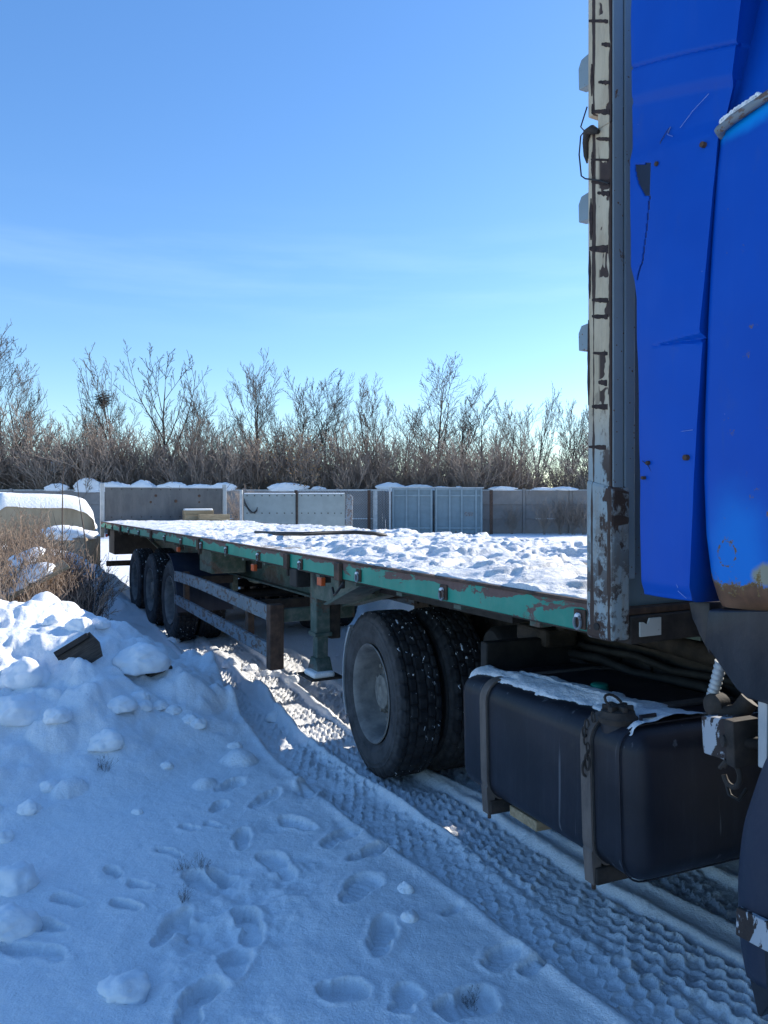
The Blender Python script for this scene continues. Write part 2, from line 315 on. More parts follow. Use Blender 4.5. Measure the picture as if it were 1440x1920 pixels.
# ------------------------------------------------------------------ mesh builder
class MB:
    def __init__(s): s.bm = bmesh.new()
    def box(s, c, size, rot=None, bev=0.0, seg=2):
        M_ = Matrix.Translation(Vector(c)) @ (rot.to_4x4() if rot else Matrix()) @ Matrix.Diagonal((*size, 1))
        g = bmesh.ops.create_cube(s.bm, size=1.0, matrix=M_)
        if bev:
            es = list({e for v in g['verts'] for e in v.link_edges})
            bmesh.ops.bevel(s.bm, geom=es, offset=bev, segments=seg, affect='EDGES', profile=0.5)
        return s
    def b2(s, x0, x1, y0, y1, z0, z1, bev=0.0, seg=2):
        return s.box(((x0 + x1) / 2, (y0 + y1) / 2, (z0 + z1) / 2), (abs(x1 - x0), abs(y1 - y0), abs(z1 - z0)), None, bev, seg)
    def tube(s, pts, rad, n=8, caps=True):
        pts = [Vector(p) for p in pts]
        if not hasattr(rad, '__len__'): rad = [rad] * len(pts)
        rings = []; ref = None
        for i, p in enumerate(pts):
            d = (pts[min(i + 1, len(pts) - 1)] - pts[max(i - 1, 0)]).normalized()
            if ref is None:
                ref = Vector((0, 0, 1)) if abs(d.z) < 0.9 else Vector((1, 0, 0))
            u = d.cross(ref).normalized(); w = u.cross(d).normalized(); ref = w
            rings.append([s.bm.verts.new(p + (u * math.cos(2 * math.pi * k / n) + w * math.sin(2 * math.pi * k / n)) * rad[i]) for k in range(n)])
        for a, b in zip(rings, rings[1:]):
            for k in range(n): s.bm.faces.new((a[k], a[(k + 1) % n], b[(k + 1) % n], b[k]))
        if caps: s.bm.faces.new(rings[0][::-1]); s.bm.faces.new(rings[-1])
        return s
    def lathe(s, prof, c=(0, 0, 0), axis='X', n=32, caps=True):       # prof: (offset along axis, radius)
        c = Vector(c); rings = []
        for (o, r) in prof:
            ring = []
            for k in range(n):
                a = 2 * math.pi * k / n; q = (r * math.cos(a), r * math.sin(a))
                v = {'X': (o, q[0], q[1]), 'Y': (q[0], o, q[1]), 'Z': (q[0], q[1], o)}[axis]
                ring.append(s.bm.verts.new(c + Vector(v)))
            rings.append(ring)
        for a, b in zip(rings, rings[1:]):
            for k in range(n): s.bm.faces.new((a[k], a[(k + 1) % n], b[(k + 1) % n], b[k]))
        if caps: s.bm.faces.new(rings[0][::-1]); s.bm.faces.new(rings[-1])
        return s
    def prism(s, poly, x0, x1, plane='YZ', bev=0.0):
        f = {'YZ': lambda a, b, t: (t, a, b), 'XZ': lambda a, b, t: (a, t, b), 'XY': lambda a, b, t: (a, b, t)}[plane]
        A = [s.bm.verts.new(f(a, b, x0)) for a, b in poly]; B = [s.bm.verts.new(f(a, b, x1)) for a, b in poly]
        fs = [s.bm.faces.new(A), s.bm.faces.new(B[::-1])]
        for i in range(len(A)): fs.append(s.bm.faces.new((A[i], B[i], B[(i + 1) % len(A)], A[(i + 1) % len(A)])))
        if bev:
            es = list({e for v in A + B for e in v.link_edges}); bmesh.ops.bevel(s.bm, geom=es, offset=bev, segments=2, affect='EDGES', profile=0.5)
        return s
    def grid(s, P, close=False):                           # P[i][j] -> Vector
        V = [[s.bm.verts.new(p) for p in row] for row in P]
        for i in range(len(V) - 1):
            for j in range(len(V[0]) - 1): s.bm.faces.new((V[i][j], V[i][j + 1], V[i + 1][j + 1], V[i + 1][j]))
        return s
    def mesh(s, name, mat, smooth=None):
        bmesh.ops.recalc_face_normals(s.bm, faces=s.bm.faces[:])
        me = bpy.data.meshes.new(name); s.bm.to_mesh(me); s.bm.free()
        me.materials.append(mat)
        if smooth is not None:
            me.polygons.foreach_set('use_smooth', [True] * len(me.polygons))
            if smooth < 180: me.set_sharp_from_angle(angle=R(smooth))
        return me
    def build(s, name, mat, parent=None, smooth=None):
        return link(name, s.mesh(name, mat, smooth), parent)
def link(name, me, parent=None):
    o = bpy.data.objects.new(name, me); COL.objects.link(o)
    if parent is not None: o.parent = parent
    return o
def tag(o, label, cat=None, group=None, kind=None):
    o['label'] = label
    if cat: o['category'] = cat
    if group: o['group'] = group
    if kind: o['kind'] = kind
    return o
def empty(name, loc, rz, label, cat, group=None):
    o = bpy.data.objects.new(name, None); COL.objects.link(o); o.location = loc; o.rotation_euler = (0, 0, rz)
    o.empty_display_size = 0.2
    return tag(o, label, cat, group)
def np_mesh(name, V, Fq, mat, smooth=True):
    me = bpy.data.meshes.new(name)
    V = np.asarray(V, np.float32).reshape(-1, 3); Fq = np.asarray(Fq, np.int32); k = Fq.shape[1]
    me.vertices.add(len(V)); me.vertices.foreach_set('co', V.ravel())
    me.loops.add(Fq.size); me.loops.foreach_set('vertex_index', Fq.ravel())
    me.polygons.add(len(Fq)); me.polygons.foreach_set('loop_start', np.arange(0, Fq.size, k, dtype=np.int32))
    me.polygons.foreach_set('loop_total', np.full(len(Fq), k, np.int32))
    me.polygons.foreach_set('use_smooth', np.full(len(Fq), smooth))
    me.update(calc_edges=True); me.validate(); me.materials.append(mat)
    return me
def grid_faces(nr, nc):
    i = np.arange(nr - 1)[:, None] * nc + np.arange(nc - 1)[None, :]
    return np.stack([i, i + 1, i + nc + 1, i + nc], -1).reshape(-1, 4)

# ------------------------------------------------------------------ snow ground
def ls(x, y):                                    # world -> (distance left of the trailer side, distance behind its front)
    dx = x - TR.o.x; dy = y - TR.o.y
    return -(dx * TR.ex.x + dy * TR.ex.y), dx * TR.ey.x + dy * TR.ey.y
TRK_A = [(2.2, 0.4), (1.35, 1.75), (0.75, 2.75), (0.48, 3.24), (0.09, 3.80), (-0.60, 5.0), (-1.04, 5.85), (-1.75, 7.6), (-3.2, 10.8), (-5.2, 15.5)]
TRK_B = [(2.82, 0.12), (1.93, 1.44), (0.84, 3.12), (0.55, 3.69), (0.18, 4.35), (-0.06, 4.75), (-0.36, 5.3), (-0.93, 6.6), (-1.55, 8.2), (-2.9, 11.2)]
TRK_C = [(3.31, 0.5), (2.39, 1.76), (1.27, 3.40), (0.96, 3.95), (0.54, 4.59), (0.26, 4.93), (-0.05, 5.45), (-0.6, 6.8), (-1.2, 8.4)]
def track(x, y, pts):                            # signed cross distance and run along a polyline
    best = np.full(x.shape, 9.0); cr = np.zeros(x.shape); run = np.zeros(x.shape); acc = 0.0
    for (ax, ay), (bx, by) in zip(pts, pts[1:]):
        dx, dy = bx - ax, by - ay; L = math.hypot(dx, dy); dx /= L; dy /= L
        t = np.clip((x - ax) * dx + (y - ay) * dy, 0, L)
        ex = x - ax - dx * t; ey = y - ay - dy * t; d = np.hypot(ex, ey)
        c = (x - ax) * dy - (y - ay) * dx
        m = d < best
        best = np.where(m, d, best); cr = np.where(m, np.sign(c) * d, cr); run = np.where(m, acc + t, run); acc += L
    return best, cr, run
def tri(x): return np.abs((x % 1.0) * 2 - 1)
def tread(cr, run, kind):                        # pressed tread: thin snow ribs left standing between the tyre blocks
    if kind:                                     # wavy ribs running along the track
        h = 0
        for k in (-2, -1, 0, 1, 2):
            off = cr - k * 0.056 - 0.011 * (np.clip(tri(run / 0.085 + 0.5 * (k % 2)) * 2.2 - 0.6, 0, 1) - 0.5) * 2
            h = np.maximum(h, 1 - sst(0.004, 0.015, np.abs(off)))
        ph = (run / 0.085 + 0.5 * (np.floor(cr / 0.056) % 2)) % 1.0
        return np.maximum(h, (1 - sst(0.03, 0.11, np.abs(ph - 0.5))) * 0.35)
    px_, py_ = cr / 0.070, run / 0.070           # honeycomb of block edges
    rx, ry = 1.0, 1.7320508
    ax, ay = px_ % rx - rx / 2, py_ % ry - ry / 2
    bx, by = (px_ - rx / 2) % rx - rx / 2, (py_ - ry / 2) % ry - ry / 2
    near = ax * ax + ay * ay < bx * bx + by * by
    gx, gy = np.abs(np.where(near, ax, bx)), np.abs(np.where(near, ay, by))
    e = 0.5 - np.maximum(gx * 0.5 + gy * 0.8660254, gx)
    h = 1 - sst(0.02, 0.10, e)
    return np.maximum(h, 0.7 * (1 - sst(0.004, 0.013, np.abs(np.abs(cr) - 0.128))))
rng = np.random.RandomState(11)
FOOT = []                                        # x, y, heading, length, width, depth, ribs
for px, py, ang, L, W, D in [(322, 1742, 8, .27, .105, .040), (462, 1725, -20, .29, .11, .05), (440, 1800, -6, .2, .10, .03), (368, 1885, 14, .28, .11, .05),
        (362, 1745, -35, .13, .09, .03), (714, 1755, 10, .27, .10, .042), (672, 1668, 28, .26, .11, .022), (640, 1866, 70, .18, .13, .045), (875, 1890, 60, .22, .15, .04),
        (520, 1620, -40, .27, .10, .03), (560, 1545, -55, .25, .10, .03), (500, 1500, 20, .25, .10, .025), (690, 1600, 58, .26, .09, .035), (640, 1570, 40, .26, .10, .025),
        (430, 1475, 30, .20, .12, .03), (412, 1518, 12, .16, .1, .03), (455, 1575, -10, .2, .11, .035), (355, 1555, -60, .14, .07, .03), (405, 1552, -60, .13, .06, .025),
        (320, 1605, -65, .15, .07, .035), (212, 1640, -65, .15, .07, .035), (265, 1660, -60, .14, .07, .03), (235, 1700, -60, .16, .07, .035), (130, 1690, -68, .2, .07, .03),
        (90, 1738, -70, .2, .08, .03), (60, 1785, -75, .28, .09, .035), (370, 1650, -50, .16, .1, .04), (415, 1640, -40, .13, .09, .045), (840, 1705, 60, .14, .06, .02),
        (1010, 1815, 40, .15, .08, .02), (945, 1800, 30, .2, .11, .025), (580, 1480, -10, .24, .1, .02), (760, 1880, 20, .18, .12, .02)]:
    p = at_height(px, py, 0.0); k_ = .8 if W < .075 else 1.0; FOOT.append((p.x, p.y, R(ang), L * k_, W * k_, D))
BUMPS = []
for _ in range(60):                             # soft lumps of the ploughed heap
    lat = rng.uniform(0.0, 4.2); s_ = rng.uniform(2.3, 6.6); r = 0.05 + 0.13 * rng.rand() ** 2
    p = TR.world(-lat, s_); BUMPS.append((p.x, p.y, r, r * rng.uniform(0.35, 0.7)))
PATH = [at_height(px, py, 0) for px, py in ((640, 1400), (585, 1470), (560, 1545), (500, 1620), (455, 1700), (410, 1790), (370, 1900), (350, 1990))]
def ground(x, y, fine=True):
    x = np.asarray(x, float); y = np.asarray(y, float)
    lat, s = ls(x, y)
    wob = (fbm(x * 0.9, y * 0.9, 5) - 0.5)
    h = 0.07 * (fbm(x * 0.5, y * 0.5, 1) - 0.5) * sst(0, 3, y) * np.where(lat < 0, .5, 1)
    # ploughed heap beside the trailer
    la = lat + wob * 0.7; sa = s + (fbm(x * 1.1, y * 1.1, 9) - 0.5) * 0.8
    heap = sst(2.35, 4.55, sa) * (1 - 0.62 * sst(4.9, 6.6, sa)) * (0.34 * sst(-0.22, 0.14, la) + 0.66 * sst(0.05, 1.45, la)) * (1 - sst(4.6, 6.4, sa) * sst(1.5, 0.5, la))
    heap = heap * (1 - sst(8.5, 10.0, sa)) * 0.80
    h = h + heap
    # unseen snow ridge added beyond the trailer to block sun under deck and tractor
    lr = -lat + (fbm(x * 1.3, y * 1.3, 91) - .5) * .5
    blocker_bank = sst(2.75, 3.35, lr) * sst(5.6, 3.9, lr) * sst(-2.6, -1.2, s) * sst(15.5, 13.0, s) * (1.04 + 0.18 * fbm(x * 1.1, y * 1.1, 92)) * (1 + .45 * sst(2.4, 1.2, s))
    h = h + blocker_bank
    # debris mound by the concrete block
    for (cx, cy, rx, ry, a) in [(-5.35, 11.6, 1.5, 1.3, 0.95), (-7.2, 11.6, 2.2, 1.6, 1.05), (-6.2, 9.0, 1.9, 1.5, 0.45), (-4.5, 9.6, 1.1, .9, .35)]:
        d = np.sqrt(((x - cx) / rx) ** 2 + ((y - cy) / ry) ** 2) + 0.5 * (fbm(x * 1.6, y * 1.6, 13) - 0.5)
        h = np.maximum(h, a * sst(1.25, 0.15, d) + h * 0.4)
    lump = fbm(x * 3.2, y * 3.2, 21, 4) - 0.5
    rough_zone = np.clip(heap * 2.4, 0, 1)
    wx2 = x + .12 * (fbm(x * 2.5, y * 2.5, 22, 2) - .5); wy2 = y + .12 * (fbm(x * 2.5, y * 2.5, 23, 2) - .5)
    clod = np.abs(2 * vn(wx2 * 2.9, wy2 * 2.9, 24) - 1) * .55 + np.abs(2 * vn(wx2 * 6.3, wy2 * 6.3, 25) - 1) * .30 + np.abs(2 * vn(wx2 * 13, wy2 * 13, 26) - 1) * .15
    zone2 = sst(.38, .62, fbm(x * 1.2, y * 1.2, 29, 2)) * .8 + .2
    h = h + lump * (0.02 + 0.12 * rough_zone) + (clod - .4) * 0.17 * rough_zone * zone2 + (fbm(x * 16, y * 16, 27, 3) - 0.5) * (0.007 + 0.022 * rough_zone)
    if fine:
        for (bx, by, r, a) in BUMPS:
            m = (np.abs(x - bx) < r * 1.7) & (np.abs(y - by) < r * 1.7)
            if not m.any(): continue
            xx, yy = x[m], y[m]
            d = np.hypot(xx - bx, yy - by) / r + 0.7 * (fbm(xx * 5 / (r * 6), yy * 5 / (r * 6), int(abs(bx * 97 + by * 31)) % 50) - 0.5)
            h[m] += a * np.clip(1 - d * d, 0, 1) ** 0.8
    else:
        for (bx, by, r, a) in BUMPS:
            d = np.hypot(x - bx, y - by) / r
            h = h + a * np.sqrt(np.clip(1 - d * d, 0, 1))
    # wheel tracks
    for pts, dep, seed, kd in ((TRK_A, 0.030, 3, 0), (TRK_B, 0.030, 4, 1), (TRK_C, 0.032, 6, 0)):
        d, cr, run = track(x, y, pts)
        m = d < 0.34
        if not m.any(): continue
        xx, yy, dd, cc, rr = x[m], y[m], d[m], cr[m], run[m]
        ed = 0.146 + 0.05 * (fbm(xx * 5, yy * 5, seed) - 0.5)
        inside = 1 - sst(ed - 0.016, ed + 0.032, dd)
        berm = np.exp(-((dd - 0.19) / 0.032) ** 2) * 0.014 * (0.2 + 1.6 * fbm(xx * 4, yy * 4, seed + 1))
        wear = sst(0.30, 0.62, fbm(xx * 4.5, yy * 4.5, seed + 2, 3)); cc = cc + .012 * (fbm(xx * 6, yy * 6, seed + 7, 2) - .5); rr = rr + .02 * (fbm(xx * 5, yy * 5, seed + 8, 2) - .5)
        flat = h[m] * (1 - 0.92 * inside)
        t = tread(cc, rr, kd) * (0.2 + 0.8 * wear) * 0.027 + (fbm(xx * 24, yy * 24, seed + 5, 3) - 0.5) * 0.017
        h[m] = flat - dep * inside + inside * t + berm
    # trampled strip where the boots went
    d, cr_, run_ = track(x, y, [(p.x, p.y) for p in PATH])
    m = d < 0.45
    if m.any():
        k = sst(0.42, 0.08, d[m]) * sst(.35, .6, fbm(x[m] * 3, y[m] * 3, 71, 2))
        h[m] += k * ((fbm(x[m] * 7, y[m] * 7, 72, 4) - .5) * 0.075 - 0.012)
    # boot prints and paw prints
    for (fx, fy, a, L, W, D) in FOOT:
        m = (np.abs(x - fx) < 0.28) & (np.abs(y - fy) < 0.28)
        if not m.any(): continue
        ca, sa_ = math.cos(a), math.sin(a)
        xw = x[m] - fx + (fbm(x[m] * 8, y[m] * 8, 64, 2) - .5) * .06; yw = y[m] - fy + (fbm(x[m] * 8, y[m] * 8, 65, 2) - .5) * .06; u = xw * sa_ + yw * ca; w = xw * ca - yw * sa_
        wob2 = (fbm(x[m] * 20, y[m] * 20, 61, 3) - 0.5) * 0.022
        def el(u0, lu, lw): return np.sqrt(((u - u0) / lu) ** 2 + (w / lw) ** 2)
        d = np.minimum(el(L * 0.15, L * 0.35, W * 0.47), el(-L * 0.27, L * 0.23, W * 0.37)) * W * 0.5 - W * 0.5 + wob2 * 0.8
        ins = 1 - sst(-0.007, 0.004, d)
        ribs = (0.5 + 0.5 * np.cos(u / 0.017 * math.pi)) * 0.0045 * (L > 0.19)
        h[m] += -D * 1.05 * ins * (0.75 + 0.5 * sst(-L * .4, L * .5, u)) + ins * (ribs + wob2 * 0.5) + 0.005 * np.exp(-((d - 0.018) / 0.016) ** 2) * (.1 + 1.6 * fbm(x[m] * 9, y[m] * 9, 63, 2))
    return h
def gz(x, y): return float(ground(np.array([float(x)]), np.array([float(y)]))[0])

def make_ground():
    ys = list(np.linspace(-14, 1.2, 24)); yv = 1.25
    while yv < 900:
        ys.append(yv)
        yv += min(max(0.00095 * yv * yv, 0.004), 0.045) if yv < 13.5 else yv * (0.012 if yv < 60 else 0.09)
    ys = np.array(ys)
    fine = np.arange(-0.60, 0.605, 0.0019)
    left = -0.60 - np.cumsum(np.geomspace(0.004, 1.6, 36)); right = 0.605 + np.cumsum(np.geomspace(0.004, 1.6, 36))
    us = np.concatenate([left[::-1], fine, right])
    Y = np.repeat(ys[:, None], len(us), 1); X = us[None, :] * (np.maximum(Y, 1.0) + 0.45)
    Z = ground(X.ravel(), Y.ravel()).reshape(X.shape)
    Z = Z - 0.0 * Y
    V = np.stack([X, Y, Z], -1).reshape(-1, 3)
    me = np_mesh('snow_ground', V, grid_faces(len(ys), len(us)), SNOW)
    o = link('snow_ground', me)
    tag(o, 'blue-shaded snow covered yard with tyre tracks, boot prints and a ploughed heap', 'snow ground', kind='structure')
make_ground()

# ------------------------------------------------------------------ wheels (shared meshes, axle along x, outer face at x = 0 side, centre at origin)
TW, TRAD = 0.285, 0.50
def tyre_mesh():
    n = 200
    prof = []                                    # (x, r, kind)
    hw = TW / 2
    for i_, a in enumerate(np.linspace(0, 1, 19)): prof.append((-hw * (0.80 + 0.20 * math.sin(a * math.pi * 0.86)) - (.0045 if i_ in (4, 5, 12, 15) else 0), 0.300 + a * 0.165, 0))
    for xx in np.linspace(-0.84, 0.84, 25): prof.append((xx * hw, 0.497 - 0.012 * abs(xx) ** 4 - (0.010 if abs(xx) > .8 else 0), 1))
    for a in np.linspace(1, 0, 9): prof.append((hw * (0.80 + 0.20 * math.sin(a * math.pi * 0.86)), 0.300 + a * 0.165, 0))
    V = []
    for i in range(n):
        th = 2 * math.pi * i / n
        for j, (x, r, k) in enumerate(prof):
            if k:
                q = x / hw; row = int((q + 1) * 2.6); ph = (i + (2 if row % 2 else 0)) % 5
                groove = (abs(((q + 1) * 2.6) % 1.0) < 0.16) or ph == 0
                if groove: r -= 0.013
                r += 0.003
            elif r > 0.445 and i % 5 == 0: r -= 0.006; x *= 0.97
            V.append((x, r * math.cos(th), r * math.sin(th)))
    m = len(prof); Fq = []
    for i in range(n):
        for j in range(m - 1):
            a = i * m + j; b = ((i + 1) % n) * m + j
            Fq.append((a, b, b + 1, a + 1))
    me = np_mesh('tyre', V, Fq, TYRE, True); me.set_sharp_from_angle(angle=R(28)); return me
ME_TYRE = tyre_mesh()
def rim_mesh(depth):
    mb = MB(); h = -TW / 2 * 0.84
    mb.lathe([(h - 0.006, 0.301), (h - 0.012, 0.296), (h - 0.004, 0.285), (h + 0.03, 0.272), (h + depth * 0.75, 0.262), (h + depth, 0.245), (h + depth - .012, 0.20),
              (h + depth - 0.004, 0.12), (h + depth, 0.11), (h + depth + 0.02, 0.11)], n=56, caps=False)
    return mb.mesh('wheel', RIM_GREY, 40)
def hub_mesh(depth, out):
    mb = MB(); h = -TW / 2 * 0.84 + depth
    mb.lathe([(h + 0.03, 0.150), (h - 0.02, 0.150), (h - 0.022, 0.142), (h - out * 0.55, 0.125), (h - out * .6, 0.110), (h - out, 0.100), (h - out - .004, 0.05), (h - out + 0.004, 0.04)], n=40)
    for k in range(10):
        a = 2 * math.pi * k / 10
        mb.lathe([(h - 0.015, 0.021), (h - 0.045, 0.020), (h - 0.046, 0.013), (h - 0.066, 0.012), (h - 0.068, 0.004)], (0, 0.172 * math.cos(a), 0.172 * math.sin(a)), n=8)
        mb.lathe([(h - out * .58, 0.011), (h - out * .68, 0.010), (h - out * .70, 0.004)], (0, 0.118 * math.cos(a + .3), 0.118 * math.sin(a + .3)), n=6)
    return mb.mesh('hub', HUB_GREY, 35)
ME_RIM_D, ME_HUB_D = rim_mesh(0.165), hub_mesh(0.165, 0.10)
ME_RIM_S, ME_HUB_S = rim_mesh(0.10), hub_mesh(0.10, 0.085)
def wheel(parent, x, y, z, dish=True, flip=False, rot=0.0):
    w = link('wheel', ME_RIM_D if dish else ME_RIM_S, parent); w.location = (x, y, z); w.rotation_euler = (rot, 0, math.pi if flip else 0)
    link('tyre', ME_TYRE, w); link('hub', ME_HUB_D if dish else ME_HUB_S, w)
    return w

# ------------------------------------------------------------------ flatbed trailer
trailer = empty('flatbed_trailer', TR.o, TR.a, 'long green flatbed semitrailer with rusty side rail, tall headboard and snowy deck', 'trailer')
DZ, TL, TWD = 1.308, 13.6, 2.5
def part(mb, name, mat, smooth=None): return mb.build(name, mat, trailer, smooth)
part(MB().b2(0.035, TWD - 0.035, 0.0, TL, DZ - 0.05, DZ - 0.012), 'deck', DECK_WOOD)
# side rails: channel with a rusty lip; front bay a little deeper
for x0, x1 in ((0.0, 0.03), (TWD - 0.03, TWD)):
    y = -0.02; k = 0
    for L in (2.15, 0.9, 2.6, 2.6, 2.7, 2.67):
        d = 0.102 if k == 0 else 0.098
        part(MB().b2(x0, x1, y + 0.004, y + L - 0.004, DZ - d, DZ - 0.002, 0.004), 'side_rail', GREEN)
        part(MB().b2(x0 - 0.004, x1 + 0.004, y, y + L - 0.002, DZ - 0.003, DZ + 0.010, 0.003), 'rail_lip', RUST)
        y += L; k += 1
    part(MB().b2(x0 + (0.005 if x0 < 1 else -.07), x1 + (0.07 if x0 < 1 else -.005), -0.01, TL, DZ - 0.108, DZ - 0.098), 'rail_flange', RUST_DARK)
# rope rings and stake sockets
ys_ring = [0.04 + 0.915 * k for k in range(15)]
for k, y in enumerate(ys_ring):
    for sx in (0, 1):
        x = -0.004 if sx == 0 else TWD + 0.004; sg = -1 if sx == 0 else 1
        o = part(MB().box((x + sg * 0.002, y, DZ - 0.06), (0.010, 0.058, 0.07), None, 0.003), 'ring_plate', RUST)
        mb = MB(); mb.tube([(x + sg * 0.016, y + 0.017 * math.cos(a), DZ - 0.070 + 0.024 * math.sin(a)) for a in np.linspace(0, 2 * math.pi, 17)], 0.0055, 6, False)
        mb.build('ring', STEEL_OLD, o, 60)
        if sx == 0:
            MB().lathe([(0, .012), (.008, .011), (.013, .006)], (x - 0.014, y, DZ - 0.050), 'Z', 10).build('snow_dab', SNOW, o, 60)
for y in (2.14, 3.04, 5.64, 8.24, 10.94):
    part(MB().b2(-0.028, -0.003, y - 0.04, y + 0.04, DZ - 0.112, DZ - 0.004, 0.005), 'stake_socket', RUST)
    part(MB().b2(-0.02, 0.02, y - 0.03, y - 0.01, DZ - 0.16, DZ - 0.10, 0.006), 'latch', RUST_DARK)
# main beams (tall I section, shallow over the fifth wheel) and cross members
for xb in (0.70, 1.80):
    zt = DZ - 0.052
    web = [(0.05, zt), (0.05, 1.13), (2.3, 1.12), (3.5, 0.845), (10.6, 0.835), (12.2, 1.05), (13.5, 1.05), (13.5, zt)]
    o = part(MB().prism(web, xb - 0.006, xb + 0.006), 'main_beam', FRAME_GREEN)
    fl = [(0.05, 1.13), (2.3, 1.12), (3.5, 0.845), (10.6, 0.835), (12.2, 1.05), (13.5, 1.05)]
    poly = fl + [(a, b - 0.016) for a, b in fl[::-1]]
    MB().prism(poly, xb - 0.07, xb + 0.07).build('flange', FRAME_GREEN, o)
for k in range(24):
    y = 0.35 + 0.56 * k
    part(MB().b2(0.04, TWD - 0.04, y - 0.03, y + 0.03, DZ - 0.135, DZ - 0.051), 'cross_member', FRAME_GREEN)
for y in (3.3, 4.35, 5.6):
    part(MB().b2(0.704, 1.796, y - 0.05, y + 0.05, 0.90, 1.10, 0.006), 'cross_brace', RUST_DARK)
part(MB().b2(0.35, 2.15, 0.9, 2.3, 1.085, 1.118), 'coupling_plate', BLACK)
# gusset by the legs
for xx in (0.16, 2.34):
    part(MB().prism([(2.0, DZ - 0.11), (3.0, DZ - 0.11), (3.0, 0.99), (2.62, 0.99)], xx, xx + 0.012), 'gusset', FRAME_GREEN)
part(MB().prism([(1.97, DZ - 0.11), (2.03, DZ - 0.11), (2.65, 0.985), (2.59, 0.985)], .10, .30), 'gusset_flange', FRAME_GREEN)
# headboard: two corner posts, sheet, cross rail
ZT = 3.98
for side in (0, 1):
    sx = 1 if side == 0 else -1; X = 0 if side == 0 else TWD
    y_a, y_b = TR.side(1147, 600)[0], 0.004
    xo = lambda a: X + sx * a
    nz0 = TR.side(1115, 247)[1]; nz1 = TR.side(1115, 215)[1]
    ym = TR.side(1123, 230)[0]
    mb = MB()
    mb.b2(xo(-0.004), xo(0.055), y_a, y_b, 1.43, nz0, 0.006)
    mb.b2(xo(-0.004), xo(0.055), y_a, ym, nz0 - 0.001, nz1 + 0.001, 0.0)
    mb.b2(xo(-0.004), xo(0.055), y_a, y_b, nz1, ZT, 0.006)
    o = part(mb, 'corner_post', POST)
    # lower sleeve with a bevelled nose
    zs = TR.side(1120, 898)[1]
    MB().prism([(y_a - 0.012, 1.19), (y_b + 0.002, 1.19), (y_b + 0.002, zs), (y_a - 0.012, zs - 0.03)], xo(-0.012), xo(0.075), 'YZ', 0.012).build('post_sleeve', POST, o)
    MB().lathe([(-0.016, 0.013), (-0.010, 0.013)], (X if side == 0 else TWD + .026, -0.05, 1.235), 'X', 14).build('bolt_hole', BLACK, o)
    MB().b2(xo(0.003), xo(0.048), y_a - 0.005, y_a + 0.002, 1.62, ZT - .02, 0.002).build('post_strip', POST_GREY, o)
    MB().b2(xo(0.056), xo(0.105), y_a - 0.006, y_a + 0.05, 1.40, ZT, 0.005).build('post_edge', POST_GREY, o)
    if side == 0:
        rs = random.Random(12)
        for px0, px1, py, th in ((1128, 1143, 84, 7), (1122, 1143, 155, 6), (1110, 1143, 210, 7), (1118, 1143, 261, 6), (1109, 1143, 342, 9), (1120, 1143, 363, 7), (1105, 1140, 467, 11), (1110, 1140, 563, 6), (1110, 1139, 594, 6), (1112, 1139, 663, 5), (1122, 1138, 718, 9), (1110, 1139, 763, 7), (1104, 1136, 839, 6), (1104, 1140, 40, 5), (1108, 1140, -40, 7), (1108, 1140, 300, 3)):
            top, bot = [], []
            for i in range(9):
                f = i / 8.0; px = px0 + (px1 - px0) * f; w = 1.5 * th * (.25 + .75 * f ** .6) * rs.uniform(.7, 1.15) * .5
                top.append(TR.side(px, py - w - 2 * (1 - f), -.005)); bot.append(TR.side(px, py + w + rs.uniform(-1, 1), -.005))
            MB().prism(top + bot[::-1], -.0058, -.0035).build('rust_scar', SCAR, o)
        for pxs, y0_, y1_ in (((1107, 1112), 120, 180), ((1108, 1113), 195, 214), ((1108, 1113), 285, 330), ((1105, 1111), 372, 450), ((1103, 1108), 470, 560), ((1101, 1106), 600, 760)):
            A = []; B = []
            for i in range(12):
                f = i / 11.0; y_ = y0_ + (y1_ - y0_) * f; w = math.sin(math.pi * min(max(f, .03), .97)) ** .5 * rs.uniform(.6, 1.1)
                m_ = (pxs[0] + pxs[1]) / 2; hw_ = (pxs[1] - pxs[0]) / 2 * w
                A.append(TR.side(m_ - hw_, y_, -.005)); B.append(TR.side(m_ + hw_, y_, -.005))
            MB().prism(A + B[::-1], -.0057, -.0036).build('rust_scar', SCAR, o)
    for py0, py1 in ((98, 158), (358, 411), (604, 656), (-160, -100)):
        z1 = TR.side(1098, py0)[1]; z0 = TR.side(1098, py1)[1]
        MB().prism([(0.0, z0), (0.068, z0 + 0.006), (0.070, z1 - 0.030), (0.055, z1 - 0.004), (0.0, z1)], xo(0.012), xo(0.05), 'YZ', 0.003).build('hinge_lug', POST_GREY, o)
part(MB().b2(0.10, TWD - 0.10, -0.072, -0.055, 1.30, ZT - 0.02), 'headboard_sheet', PANEL_GREY)
for xx in (0.62, 1.24, 1.86):
    part(MB().b2(xx - .04, xx + .04, -0.056, -0.005, 1.32, ZT - .05, 0.005), 'headboard_rib', PANEL_GREY)
part(MB().b2(0.0, TWD, -0.10, 0.0, ZT - 0.02, ZT + 0.06, 0.006), 'headboard_cap', POST_GREY)
fb = part(MB().b2(0.076, TWD - 0.076, -0.12, -0.005, 1.175, 1.272, 0.006), 'front_beam', RUST_DARK)
part(MB().b2(0.076, TWD - 0.076, -0.105, -0.01, 1.273, 1.298, 0.004), 'front_sill', RUST)
MB().prism([(0.115, 1.20), (0.215, 1.20), (0.215, 1.262), (0.16, 1.262), (0.15, 1.238), (0.13, 1.25), (0.115, 1.25)], -0.127, -0.119, 'XZ').build('white_plate', WHITE_PLATE, fb)
